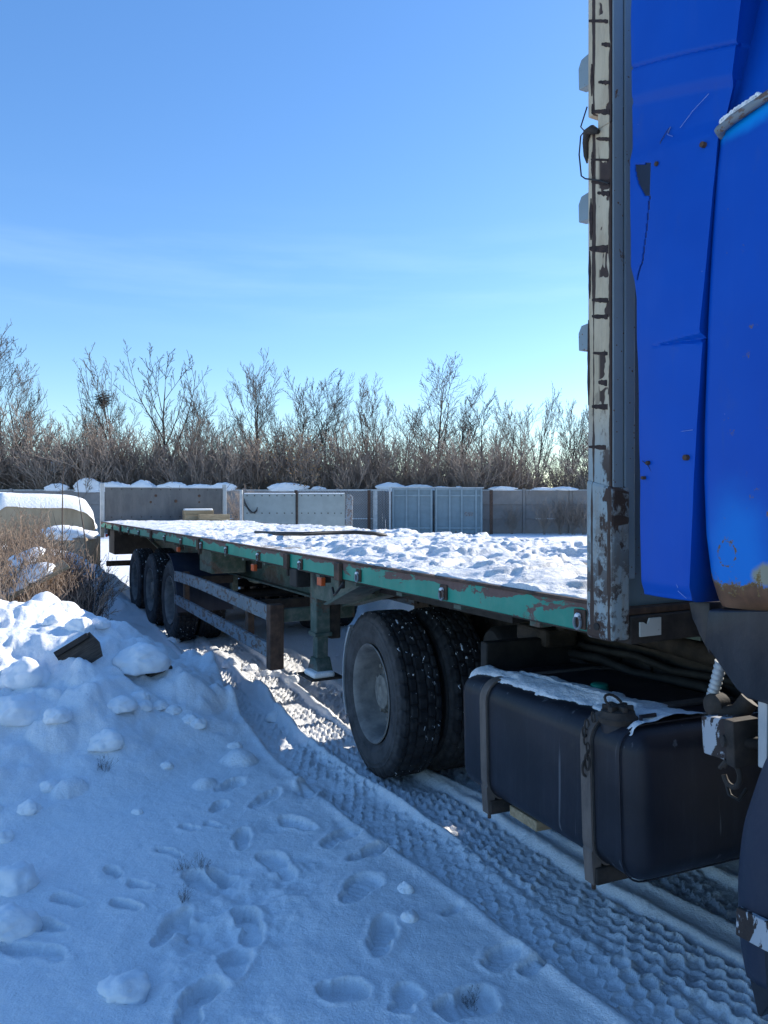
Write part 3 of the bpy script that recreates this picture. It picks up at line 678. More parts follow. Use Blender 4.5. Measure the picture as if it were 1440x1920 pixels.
# tailgate
tg = part(MB().b2(0.08, TWD - 0.08, TL - 0.03, TL, DZ + 0.02, 1.985), 'tailgate', PLY)
for xx in (0.0, TWD - 0.06):
    part(MB().b2(xx - .01, xx + 0.065, TL - 0.05, TL + 0.03, 1.00, 2.07, 0.006), 'tailgate_post', GALV)
MB().b2(0.07, TWD - 0.07, TL - 0.04, TL + 0.01, 1.985, 2.0).build('top_strip', GALV, tg)
for k in range(12):
    for zz in (1.955, 1.40):
        MB().lathe([(TL - 0.030, .011), (TL - 0.037, .010), (TL - .039, .004)], (0.2 + k * 0.19, 0, zz), 'Y', 8).build('bolt', RUST_DARK, tg)
for (xx, zz, r) in ((1.05, 1.83, .03), (1.45, 1.72, .035), (1.93, 1.83, .03), (1.93, 1.70, .02), (.95, 1.70, .025)):
    MB().lathe([(TL - 0.0310, r), (TL - 0.036, r * .95), (TL - .037, r * .5)], (xx, 0, zz), 'Y', 10).build('rust_patch_plate', RUST, tg)
# rear underside: box, bumper
part(MB().b2(0.12, 2.38, 12.6, 13.35, 0.72, DZ - 0.14, 0.01), 'rear_box', BLACK)
part(MB().b2(0.06, 2.44, 13.2, 13.3, 0.46, 0.56, 0.008), 'underride_bar', RUST_DARK)
for xx in (0.7, 1.8): part(MB().b2(xx - .04, xx + .04, 13.22, 13.28, 0.5, 0.80), 'bar_bracket', RUST_DARK)
# axles and wheels
for k, y in enumerate((7.42, 8.72, 10.0)):
    part(MB().tube([(0.3, y, 0.5), (2.2, y, 0.5)], 0.06, 12), 'axle', BLACK, 40)
    for sx in (0, 1):
        for q in (0, 1):
            xx = 0.05 + TW / 2 + q * 0.325
            wheel(trailer, xx if sx == 0 else TWD - xx, y, 0.47, k != 1, sx == 1, 0.4 * k + 0.7 * q)
        part(MB().b2(0.66 if sx == 0 else 1.76, 0.74 if sx == 0 else 1.84, y - 0.62, y + 0.62, 0.60, 0.68, 0.01), 'leaf_spring', BLACK)
        part(MB().b2(0.66 if sx == 0 else 1.76, 0.74 if sx == 0 else 1.84, y - 0.66, y - 0.56, 0.62, 0.88, 0.01), 'spring_hanger', FRAME_GREEN)
# mudguard ahead of the first axle
def guard(y, x0, x1, a0, a1, r):
    A = [(y + r * math.cos(a), 0.47 + r * math.sin(a)) for a in np.linspace(a0, a1, 14)]
    B = [(y + (r - 0.012) * math.cos(a), 0.47 + (r - 0.012) * math.sin(a)) for a in np.linspace(a1, a0, 14)]
    mb = MB().prism(A + B, x0, x1); return mb
part(guard(7.42, 0.03, 0.70, R(188), R(92), 0.58), 'mudguard', MUDGUARD, 30)
part(guard(7.42, 1.80, 2.47, R(188), R(92), 0.58), 'mudguard', MUDGUARD, 30)
part(MB().b2(0.75, 1.72, 6.2, 6.5, 0.75, 0.98, 0.05, 4), 'air_tank', FRAME_GREEN, 40)
part(MB().b2(0.22, 0.62, 6.05, 6.55, 0.90, 1.18, 0.02), 'valve_box', FRAME_GREEN)
# side guard
def rail_pts(p0, p1): a = TR.side(*p0); b = TR.side(*p1); return a, b
ya = TR.side(498, 1140)[0]; yb = 6.95
for sx in (0, 1):
    X = 0.02 if sx == 0 else TWD - 0.02; sg = 1 if sx == 0 else -1
    mb = MB()
    n = 10; top = []
    for i in range(n + 1):
        t = i / n; y = ya + (yb - ya) * t; top.append((y, 0.870 + 0.035 * math.sin(t * math.pi) * t))
    mb.prism([(a, b) for a, b in top] + [(a, b - 0.115) for a, b in top[::-1]], X, X + sg * 0.03)
    part(mb, 'guard_rail', STEEL_OLD)
    mb = MB().prism([(ya, 0.575), (yb, 0.595), (yb, 0.49), (ya, 0.465)], X, X + sg * 0.03); part(mb, 'guard_rail', STEEL_OLD)
    part(MB().b2(X - 0.012 * sg, X + sg * 0.10, ya - 0.085, ya + 0.01, 0.385, 0.885, 0.006), 'guard_post', RUST)
    part(MB().b2(X + sg * 0.032, X + sg * 0.09, ya + 0.62, ya + 0.70, 0.48, 0.86, 0.005), 'guard_post', RUST)
    part(MB().b2(X + sg * 0.032, X + sg * 0.09, 6.55, 6.63, 0.50, 0.89, 0.005), 'guard_post', RUST)
    part(MB().b2(X + sg * 0.10, X + sg * 0.60, ya + .63, ya + .69, 0.74, 0.83, 0.005), 'guard_bracket', RUST_DARK); part(MB().b2(X + sg * 0.10, X + sg * 0.60, 6.56, 6.62, 0.74, 0.83, 0.005), 'guard_bracket', RUST_DARK)
    part(MB().b2(X + sg * .10, X + sg * .72, ya - 0.05, ya, 0.74, 0.845, 0.005), 'guard_bracket', FRAME_GREEN)
# landing legs
for xx in (0.25, 2.25):
    yl = 3.05
    lg = part(MB().box((xx, yl, 0.96), (0.115, 0.115, 0.50), None, 0.01), 'landing_leg', FRAME_GREEN)
    MB().box((xx, yl, 0.62), (0.088, 0.088, 0.30), None, 0.008).build('inner_leg', FRAME_GREEN, lg)
    MB().box((xx, yl, 0.715), (0.135, 0.135, 0.03), None, 0.005).build('collar', FRAME_GREEN, lg)
    MB().box((xx + (.10 if xx < 1 else -.10), yl + .02, 0.95), (0.085, 0.14, 0.55), None, 0.01).build('gear_box', RUST_DARK, lg)
    MB().prism([(yl - 0.115, 0.415), (yl + 0.115, 0.415), (yl + 0.045, 0.545), (yl - 0.045, 0.545)], xx - 0.06, xx + 0.06, 'YZ', 0.006).build('foot', FRAME_GREEN, lg)
    MB().b2(xx - 0.125, xx + 0.125, yl - 0.14, yl + 0.14, 0.400, 0.416, 0.003).build('foot_plate', RUST_DARK, lg)
    fs = MB().box((xx - .02, yl - .03, .435), (.17, .20, .045), None, .02, 3).build('foot_snow', SNOW, lg, 60)
part(MB().tube([(0.37, 3.07, 1.0), (2.13, 3.07, 1.0)], 0.025, 8), 'cross_shaft', BLACK)
# marker lamps
for (px, py, sz, mt) in ((603, 1090, .05, ORANGE), (477, 1064, .05, ORANGE), (335, 1030, .05, ORANGE), (200, 1004, .05, RED)):
    y, z = TR.side(px, py, -0.01)
    o = part(MB().b2(-0.03, 0.004, y - 0.035, y + 0.035, z - sz * .55, z + sz * .55, 0.006), 'marker_lamp', mt)
    MB().b2(0.004, 0.05, y - 0.012, y + 0.012, z - .01, DZ - 0.10).build('lamp_bracket', RUST_DARK, o)
part(MB().b2(-0.01, 0.10, 2.86, 3.0, 1.08, DZ - 0.10, 0.01), 'junction_box', BLACK)
part(MB().tube([(-0.02, 2.05, 1.19), (-0.03, 2.12, 1.13), (-0.015, 2.2, 1.10), (0.0, 2.26, 1.14)], 0.008, 6), 'cable_loop', RUBBER_BLK, 60)
# cable hanging on the corner post, wrapped rag
def post_pt(px, py, xo=-0.012):
    y, z = TR.side(px, py, xo); return (xo, y, z)
part(MB().tube([post_pt(1101, 200), post_pt(1089, 238), post_pt(1096, 246), post_pt(1089, 255), post_pt(1086, 290), post_pt(1090, 330), post_pt(1097, 335), post_pt(1122, 338), post_pt(1141, 344)], 0.0028, 5), 'loose_wire', RUBBER_BLK, 60)
mb = MB()
mb.tube([post_pt(1122, 247, -.012), post_pt(1110, 243, -.016), post_pt(1101, 248, -.014), post_pt(1098, 268, -.008), post_pt(1099, 292, -.006), post_pt(1101, 306, -.004)], [0.008, 0.016, 0.015, 0.011, 0.009, 0.003], 8)
part(mb, 'tied_rag', RUST_DARK, 60)

# deck snow
def make_deck_snow():
    y = [0.012]; 
    while y[-1] < TL - 0.06: y.append(y[-1] + (0.013 if y[-1] < 4.5 else 0.022 if y[-1] < 8 else 0.04))
    y = np.array(y); x = np.arange(0.008, TWD - 0.02, 0.0135)
    Xg, Yg = np.meshgrid(x, y)
    wx = Xg + 0.25 * (fbm(Xg * 1.2, Yg * 1.2, 31) - .5); wy = Yg + 0.35 * (fbm(Xg * 1.2, Yg * 1.2, 32) - .5)
    ca, sa = math.cos(R(-27)), math.sin(R(-27))
    u = wx * ca - wy * sa; v = wx * sa + wy * ca
    rid = 1 - np.abs(2 * fbm(u * 1.5, v * 2.7, 33, 5, .55) - 1)
    rid = sst(0.66, 0.98, rid)
    lum = sst(0.52, 0.66, fbm(Xg * 6.5, Yg * 6.5, 36, 4)) * sst(0.45, 0.58, fbm(Xg * 1.1, Yg * 1.1, 37, 3))
    base = fbm(Xg * 1.7, Yg * 1.7, 38, 5)
    crumbs = fbm(Xg * 30, Yg * 30, 39, 3) - .5
    patchy = sst(.40, .60, fbm(Xg * 1.9, Yg * 1.9, 47, 3))
    h = -0.006 + 0.016 * sst(0.30, 0.62, base) + 0.060 * rid * sst(0.25, .6, fbm(Xg * .8, Yg * .8, 40)) + 0.030 * lum + (0.010 + 0.020 * patchy) * crumbs + 0.022 * (fbm(Xg * 9, Yg * 9, 46, 4) - .5) * (.3 + patchy)
    flat = sst(0.0, 0.35, Xg) * 0.45 + 0.25
    h = h * flat * (1 - 0.5 * sst(4.5, 9, Yg)) + 0.006 * sst(0.03, 0.0, Xg)
    bare = sst(0.50, 0.40, base) * sst(0.35, 0.5, fbm(Xg * 5, Yg * 5, 45, 4))
    h -= bare * 0.020
    h += 0.016
    edge = np.minimum(np.minimum(Xg - 0.008, TWD - 0.02 - Xg), np.minimum(Yg - .012, TL - .06 - Yg))
    h = np.where(edge < 0.012, -0.012, h)
    V = np.stack([Xg, Yg, DZ - 0.008 + h], -1).reshape(-1, 3)
    o = link('deck_snow', np_mesh('deck_snow', V, grid_faces(len(y), len(x)), SNOW_DECK))
    o.location = TR.o; o.rotation_euler = (0, 0, TR.a)
    tag(o, 'lumpy half-melted snow lying in ridges over the flatbed deck', 'snow', kind='stuff')
make_deck_snow()
# things lying on the deck
def deck_pt(px, py, z): p = at_height(px, py, z); return TR.local(p)
hz = DZ + 0.045
pts = [at_height(px, py, hz + dz) for px, py, dz in ((479, 998, -.02), (520, 1000.5, .02), (570, 1001, .03), (620, 999, .03), (665, 998, .03), (700, 1000, .02), (724, 1004, -.01))]
o = MB().tube(pts, 0.019, 8).build('rubber_hose', RUBBER_BLK, None, 60)
tag(o, 'black rubber hose lying across the snow on the flatbed', 'hose')
def beam(x0, x1, y, z0, w, h, rz, label, snow):
    r = empty('timber_beam', TR.world((x0 + x1) / 2, y, z0), TR.a + rz, label, 'timber')
    L = x1 - x0
    MB().box((0, 0, h / 2), (L, w, h), None, 0.006).build('beam', TIMBER, r)
    if snow: MB().box((0.0, 0, h + 0.015), (L * 0.96, w * 0.92, 0.045), None, 0.018, 3).build('snow_topping', SNOW, r, 60)
beam(1.55, 2.38, 13.30, DZ + 0.01, 0.20, 0.11, 0.0, 'squared timber at the bottom of the pair by the tailgate', False)
beam(1.55, 2.15, 13.34, DZ + 0.121, 0.17, 0.10, 0.02, 'shorter squared timber with snow on top, stacked by the tailgate', True)
beam(1.80, 2.42, 13.08, DZ + 0.012, 0.16, 0.13, -0.03, 'pale squared timber lying in front of the stacked pair', False)

# ------------------------------------------------------------------ tractor unit
tractor = empty('truck_tractor', TK.o, TK.a, 'blue truck tractor with rust-edged cab, black fuel tank and dual drive wheels', 'truck')
def tp(mb, name, mat, smooth=None): return mb.build(name, mat, tractor, smooth)
WZ = 0.500
for sx in (0, 1):
    for q in (0, 1):
        xx = TW / 2 + q * 0.33
        wheel(tractor, xx if sx == 0 else 2.44 - xx, 0, WZ, True, sx == 1, 0.3 + 0.5 * q)
    wheel(tractor, 0.02 + TW / 2 if sx == 0 else 2.42 - TW / 2, -3.45, WZ, False, sx == 1, 0.2)
tp(MB().tube([(0.2, 0, WZ), (2.24, 0, WZ)], 0.075, 12), 'drive_axle', BLACK, 40)
tp(MB().lathe([(-.2, .05), (-.15, .17), (0, .21), (.15, .17), (.2, .05)], (1.22, 0, WZ), 'Y', 20), 'differential', BLACK, 40)
tp(MB().tube([(0.2, -3.45, WZ - .03), (2.24, -3.45, WZ - .03)], 0.06, 12), 'front_axle', BLACK, 40)
for xx in (0.80, 1.64):
    mb = MB().b2(xx - 0.004, xx + 0.004, -4.3, 1.05, 0.76, 1.00); mb.b2(xx - .045, xx + .045, -4.3, 1.05, 0.99, 1.002); mb.b2(xx - .045, xx + .045, -4.3, 1.05, .755, .767)
    tp(mb, 'frame_rail', RUST_DARK)
    for y in np.arange(-2.4, 1.0, 0.21):
        tp(MB().lathe([(-.058, .013), (-.072, .012), (-.074, .005)], (xx + .055 if xx > 1 else xx + .048, y, 0.90), 'X', 8), 'frame_bolt', BLACK)
for y in (0.95, -0.9, -2.0): tp(MB().b2(0.80, 1.64, y - .05, y + .05, 0.79, 0.97), 'frame_cross_member', BLACK)
tp(MB().lathe([(0, .48), (.03, .50), (.045, .49), (.05, .3)], (1.22, 0.0, 1.03), 'Z', 32), 'fifth_wheel', BLACK, 40)
tp(MB().b2(.85, 1.6, -.3, .3, 1.0, 1.035), 'coupling_base', BLACK)
# pipes and valves along the frame
for k, (x, z, r) in enumerate(((0.73, 0.95, .018), (0.70, 0.90, .022), (0.72, 0.85, .014))):
    pts = [(x + 0.02 * math.sin(i * 1.3 + k), -0.75 - 0.2 * i, z + 0.015 * math.sin(i * 2.1 + k * 2)) for i in range(9)]
    tp(MB().tube(pts, r, 8), 'frame_pipe', BLACK, 60)
tp(MB().box((0.62, -0.98, 0.98), (0.20, 0.28, 0.09), None, 0.02), 'valve_block', RUST_DARK)
for k in range(4): tp(MB().lathe([(0, .03), (.05, .03), (.055, .022), (.08, .02)], (0.58 + .05 * (k % 2), -0.86 - 0.08 * k, 1.02), 'Z', 10), 'valve_fitting', RUST_DARK)
tp(MB().tube([(0.60, -0.7, 1.0), (0.55, -0.62, 1.06), (0.58, -0.55, 1.10), (0.66, -0.6, 1.05)], 0.012, 6), 'air_line', BLACK, 60)
tp(MB().tube([(0.74, -1.5, 1.06), (0.74, -2.5, 1.02)], 0.045, 12), 'exhaust_pipe', RUST_DARK, 40)
tp(MB().b2(0.85, 1.62, -2.5, -0.6, 0.80, 0.98), 'gearbox', BLACK)
for y, z, r in ((-0.86, 0.60, .15), (-0.62, 0.86, .11), (0.75, .62, .14)):
    tp(MB().tube([(0.50, y, z), (0.53, y, z), (1.95, y, z), (1.98, y, z)], [r * .8, r, r, r * .8], 18), 'air_reservoir', BLACK, 50)
tp(MB().b2(0.20, 0.74, -1.08, -1.02, 0.42, 0.98, .01), 'splash_plate', BLACK)
tp(MB().b2(1.72, 2.40, -0.80, -0.74, 0.36, 0.98, .01), 'splash_plate', BLACK)
for sx in (.72, 1.64): tp(MB().b2(sx, sx + .08, -.7, .7, .58, .67, .02), 'leaf_spring', BLACK)
# drive wheel flap plate behind the wheel
tp(MB().prism([(0.515 * math.cos(a), WZ + 0.515 * math.sin(a)) for a in np.linspace(R(-28), R(42), 12)] + [(0.535 * math.cos(a), WZ + 0.535 * math.sin(a)) for a in np.linspace(R(42), R(-28), 12)], 0.02, 0.60), 'wheel_splash_guard', GALV, 30)

# fuel tank: tilted a touch, nose up
def tank():
    y0, y1 = -2.36, -1.158; zb, zt = 0.39, 0.895; dx = 0.73; r = 0.085
    tilt = Matrix.Rotation(R(-2.3), 4, 'X')
    root = MB().box((dx / 2, (y0 + y1) / 2, (zb + zt) / 2), (dx, y1 - y0, zt - zb), None, r, 6)
    c = Vector((0, (y0 + y1) / 2, (zb + zt) / 2)); T = Matrix.Translation(c) @ tilt @ Matrix.Translation(-c)
    def fin(mb, name, mat, parent, sm=None):
        bmesh.ops.transform(mb.bm, matrix=T, verts=mb.bm.verts[:]); return mb.build(name, mat, parent, sm)
    t = fin(root, 'fuel_tank', TANK, tractor, 50)
    def section(off):                             # rounded rectangle in x, z
        P = []
        for cx, cz, a0 in ((dx - r, zt - r, 0), (r, zt - r, 90), (r, zb + r, 180), (dx - r, zb + r, 270)):
            for k in range(7):
                a = R(a0 + 15 * k); P.append((cx + (r + off) * math.cos(a), cz + (r + off) * math.sin(a)))
        return P
    for ys in (-1.415, -2.125):
        A, B = section(0.0015), section(0.011); n = len(A)
        mb = MB(); w = 0.026
        V = [[mb.bm.verts.new((p[0], y, p[1])) for p in Q] for Q, y in ((A, ys - w), (B, ys - w), (B, ys + w), (A, ys + w))]
        for a, b in ((0, 1), (1, 2), (2, 3), (3, 0)):
            for i in range(n): mb.bm.faces.new((V[a][i], V[a][(i + 1) % n], V[b][(i + 1) % n], V[b][i]))
        fin(mb, 'strap', STRAP, t, 40)
        A, B = section(0.0005), section(0.003)
        mb = MB(); w = 0.034
        V = [[mb.bm.verts.new((p[0], y, p[1])) for p in Q] for Q, y in ((A, ys - w), (B, ys - w), (B, ys + w), (A, ys + w))]
        for a, b in ((0, 1), (1, 2), (2, 3), (3, 0)):
            for i in range(n): mb.bm.faces.new((V[a][i], V[a][(i + 1) % n], V[b][(i + 1) % n], V[b][i]))
        fin(mb, 'strap_pad', RUBBER_BLK, t, 40)
        # strap end and bracket below
        fin(MB().prism([(0.012, zb + 0.09), (-0.012, zb + 0.05), (-0.006, zb - 0.062), (0.022, zb - 0.062), (0.03, zb + 0.02)], ys - 0.024, ys + 0.024, 'XZ'), 'strap_end', STRAP, t)
        fin(MB().b2(0.0, 0.78, ys - 0.035, ys + 0.035, zb - 0.062, zb - 0.004, 0.006), 'tank_bracket', RUST_DARK, t)
        fin(MB().lathe([(-.075, .008), (-.02, .008)], (0.012, ys, zb - 0.012), 'Z', 8), 'strap_bolt', RUST, t)
    fin(MB().b2(0.05, 0.58, -1.52, -1.72, zb - 0.045, zb - 0.003, 0.004), 'wood_packer', TIMBER, t)
    # welded seam near the nose
    A = section(0.004); mb = MB(); ys = -2.295
    mb.tube([(p[0], ys, p[1]) for p in A + [A[0]]], 0.0035, 5, False); fin(mb, 'weld_seam', TANK, t, 60)
    # filler neck and cap on the upper front edge, with chain
    cx, cy, cz = 0.075, -2.20, zt - 0.018
    fin(MB().lathe([(-.05, .062), (0.012, .058), (.016, .05)], (cx, cy, cz), 'Z', 24), 'filler_neck', TANK, t, 40)
    cap = MB().lathe([(0.012, .064), (.03, .068), (.036, .060), (.052, .056), (.056, .046), (.058, .012)], (cx, cy, cz), 'Z', 24)
    for k in range(3): cap.box((cx, cy, cz + 0.062), (0.105, 0.018, 0.02), Matrix.Rotation(R(60 * k + 20), 3, 'Z'), 0.004)
    fin(cap, 'filler_cap', RUST_DARK, t, 40)
    mb = MB()
    mb.tube([(cx + .03 * math.cos(a), cy + .03 * math.sin(a) + .02, cz + .075 + .022 * math.sin(a)) for a in np.linspace(0, 2 * math.pi, 14)], 0.005, 5, False)
    fin(mb, 'cap_handle', RUST_DARK, t, 60)
    for k in range(8):                            # chain links hang down the face
        f = k / 7.0; lx = -0.012 if k > 1 else 0.02 - 0.02 * k; ly = cy + 0.065 + 0.012 * math.sin(k); lz = cz + 0.02 - 0.175 * f
        mb = MB(); s = 1.5 if k >= 6 else 1.0
        pts = []
        for a in np.linspace(0, 2 * math.pi, 13):
            u = 0.0085 * s * math.cos(a); v = 0.018 * s * math.sin(a)
            pts.append((lx + (u if k % 2 else 0), ly + (0 if k % 2 else u), lz + v))
        mb.tube(pts, 0.0032 * s, 5, False); fin(mb, 'chain_link', RUST_DARK, t, 60)
    # green plug and raised pressing on the top
    fin(MB().prism([(0.20, -2.15), (0.60, -2.15), (0.60, -1.35), (0.20, -1.35)], zt - .002, zt + 0.010, 'XY', 0.008), 'top_pressing', TANK, t)
    fin(MB().lathe([(0, .036), (.026, .035), (.030, .030), (.031, .01)], (0.30, -1.82, zt + 0.008), 'Z', 20), 'green_plug', GREEN_CAP, t, 40)
    fin(MB().tube([(0.10, -2.285, zt - .01), (0.10, -2.285, zt + .028), (0.16, -2.285, zt + .028), (0.16, -2.285, zt - .01)], 0.008, 6), 'lifting_eye', TANK, t, 50)
    # snow strip
    xs = np.linspace(0.035, 0.635, 90); ysn = np.linspace(y0 + 0.05, y1 - 0.05, 170)
    Xg, Yg = np.meshgrid(xs, ysn)
    t_ = (Yg - y0) / (y1 - y0)
    mid = 0.13 + 0.10 * (1 - t_) ; wid = 0.035 + 0.11 * fbm(Yg * 7, Yg * 0 + 2, 50, 3) + 0.16 * sst(.30, .0, t_)
    f = 1 - np.abs(Xg - mid) / (wid + 0.06 * (fbm(Xg * 16, Yg * 9, 51, 4) - .5) * 2)
    h = 0.022 * np.sqrt(np.clip(f, 0, 1)) * (0.6 + fbm(Xg * 15, Yg * 15, 52)) - 0.006 * (f <= 0.02)
    drop = np.where(Xg < r, r - np.sqrt(np.clip(r * r - (r - Xg) ** 2, 0, None)), 0)
    keep_off = sst(0.085, 0.065, np.hypot(Xg - cx, Yg - cy)) + sst(.05, .035, np.hypot(Xg - .30, Yg + 1.82))
    h = np.where(keep_off > 0.5, -0.02, h)
    pts = np.stack([Xg, Yg, zt - drop + h + np.where((Xg > .2) & (Yg < -1.35) & (Yg > -2.15) & (Xg < .6), .010, 0)], -1).reshape(-1, 3)
    Tn = np.array(T); pts = pts @ Tn[:3, :3].T + Tn[:3, 3]
    o = link('tank_snow', np_mesh('tank_snow', pts, grid_faces(len(ysn), len(xs)), SNOW)); o.location = TK.o; o.rotation_euler = (0, 0, TK.a)
    tag(o, 'thin crusted strip of snow along the top of the black fuel tank', 'snow', kind='stuff')
tank()

tp(MB().b2(1.80, 2.43, -2.55, -0.95, 0.36, 0.92, 0.08, 5), 'air_cylinder_box', TANK, 50)
tp(MB().b2(0.95, 1.5, -2.9, -1.2, 0.42, 0.80, 0.06, 4), 'silencer', RUST_DARK, 50)
# side fairing behind the cab
def pl(tab, y):
    ys_, xs_ = zip(*[(b, a) for a, b in tab]); return float(np.interp(y, ys_, xs_))
def inpoly(p, poly):
    x, y = p; c = False
    for (x1, y1), (x2, y2) in zip(poly, poly[1:] + poly[:1]):
        if (y1 > y) != (y2 > y) and x < (x2 - x1) * (y - y1) / (y2 - y1) + x1: c = not c
    return c
def seg_d(p, poly):
    best = 1e9
    for (ax, ay), (bx, by) in zip(poly, poly[1:]):
        dx, dy = bx - ax, by - ay; t = max(0, min(1, ((p[0] - ax) * dx + (p[1] - ay) * dy) / (dx * dx + dy * dy)))
        best = min(best, math.hypot(p[0] - ax - dx * t, p[1] - ay - dy * t))
    return best
def fairing():
    LE = [(1188, -260), (1188, -20), (1185, 40), (1187, 190), (1182, 200), (1184, 500), (1191, 527), (1195, 560), (1200, 800), (1204, 1114)]
    RE = [(1420, -260), (1390, 0), (1372, 148), (1345, 262), (1328, 450), (1311, 618), (1317, 640), (1305, 800), (1291, 1114)]
    FE = [(1432, -260), (1398, 0), (1380, 150), (1352, 268), (1338, 450), (1324, 618), (1327, 640), (1316, 800), (1304, 1114)]
    NU, NV = 78, 420
    hole = [(1192, 311), (1202, 309), (1225, 306), (1224, 368), (1212, 367), (1202, 350), (1195, 330)]
    crack = [(1224, 368), (1217, 430), (1208, 490), (1196, 524)]
    mb = MB(); V = []; PX = []
    for j in range(NV + 1):
        v = -260 + (1114 + 260) * j / NV; row = []; prow = []
        a, b = pl(LE, v), pl(RE, v)
        for i in range(NU + 1):
            u = i / NU; px = a + (b - a) * u; py = v + 13 * u * max(0, (v - 900) / 214.0)
            off = 0.0
            for (xa, ya_, xb, yb_, dep, w) in ((1185, 128, 1390, 80, .003, 2.5), (1185, 190, 1372, 150, -.012, 14), (1185, 288, 1345, 236, .010, 16)):
                yl = ya_ + (yb_ - ya_) * (px - xa) / (xb - xa)
                if dep == .003: off += 0.007 * math.exp(-((py - yl) / 3.6) ** 2)
                else: off += dep * (1 - float(sst(yl - w, yl + w, py)))
            # pressed dart by the front edge
            if 1216 < px < 1316 and 620 < py < 660:
                q = (px - 1218) / 92.0; lo, hi = 652 - 27 * q, 652 - 8 * q
                if lo < py < hi: off += 0.016 * q * math.sin(math.pi * (py - lo) / max(hi - lo, .1))
            # gentle belly and lower kick
            off += -0.010 * math.sin(math.pi * u) + 0.012 * float(sst(1085, 1114, v))
            off += 0.004 * float(fbm(np.array([px / 60.0]), np.array([py / 90.0]), 71, 2)[0] - .5)
            y, z = TK.side(px, py, 0.0); row.append(mb.bm.verts.new((off, y, z))); prow.append((px, py))
        fo = pl(FE, v); py = v + 15 * max(0, (v - 900) / 214.0)
        y, z = TK.side(fo, py, 0.035); row.append(mb.bm.verts.new((0.035, y, z))); prow.append((9999, v))
        row.append(mb.bm.verts.new((0.20, y - 0.012, z))); prow.append((9999, v))
        V.append(row); PX.append(prow)
    for j in range(NV):
        for i in range(NU + 2):
            c = ((PX[j][i][0] + PX[j][i + 1][0]) / 2, (PX[j][i][1] + PX[j + 1][i][1]) / 2)
            if c[0] < 1400 and 280 < c[1] < 540 and (inpoly(c, hole) or seg_d(c, crack) < 1.7): continue
            mb.bm.faces.new((V[j][i], V[j][i + 1], V[j + 1][i + 1], V[j + 1][i]))
    o = tp(mb, 'side_fairing', BLUE_F, 35)
    md = o.modifiers.new('thick', 'SOLIDIFY'); md.thickness = 0.006; md.offset = -1 if False else 0
    for (px, py, r) in ((1321, 272, .008), (1235, 308, .007), (1289, 858, .0085), (1218, 868, .0065), (1209, 896, .0055)):
        y, z = TK.side(px, py, -0.006)
        MB().lathe([(-.007, r * .5), (-.006, r), (.012, r)], (-0.012, y, z), 'X', 12).build('screw', RUST, o, 40)
    for pts in ([(1236, 285), (1240, 265), (1252, 245), (1258, 238), (1254, 250)], [(1205, 864), (1217, 874), (1230, 900), (1245, 925)]):
        MB().tube([(-0.008, *TK.side(px, py, -.006)) for px, py in pts], 0.0012, 4).build('hairline_crack', BLACK_PLASTIC, o)
    PALE = m_plain('pale_scratch', (0.16, 0.24, 0.55), (0.25, 0.33, 0.6), 60, .6, 0)
    for pts in ([(1330, 176), (1300, 208), (1276, 240)], [(1258, 238), (1252, 252), (1262, 256)], [(1240, 1062), (1262, 1080), (1272, 1102)], [(1250, 1050), (1268, 1074)], [(1245, 806), (1270, 810), (1300, 806)], [(1272, 1108), (1288, 1122)], [(1230, 700), (1236, 706)]):
        MB().tube([(-0.009, *TK.side(px, py, -.007)) for px, py in pts], 0.0009, 4).build('scratch', PALE, o)
    # inner frame of the fairing
    y0 = TK.side(1215, 700)[0]
    for zz in (1.55, 2.3, 3.0): tp(MB().b2(0.03, 0.30, y0 - 0.16, y0 - 0.05, zz - .02, zz + .02), 'fairing_stay', BLACK)
fairing()

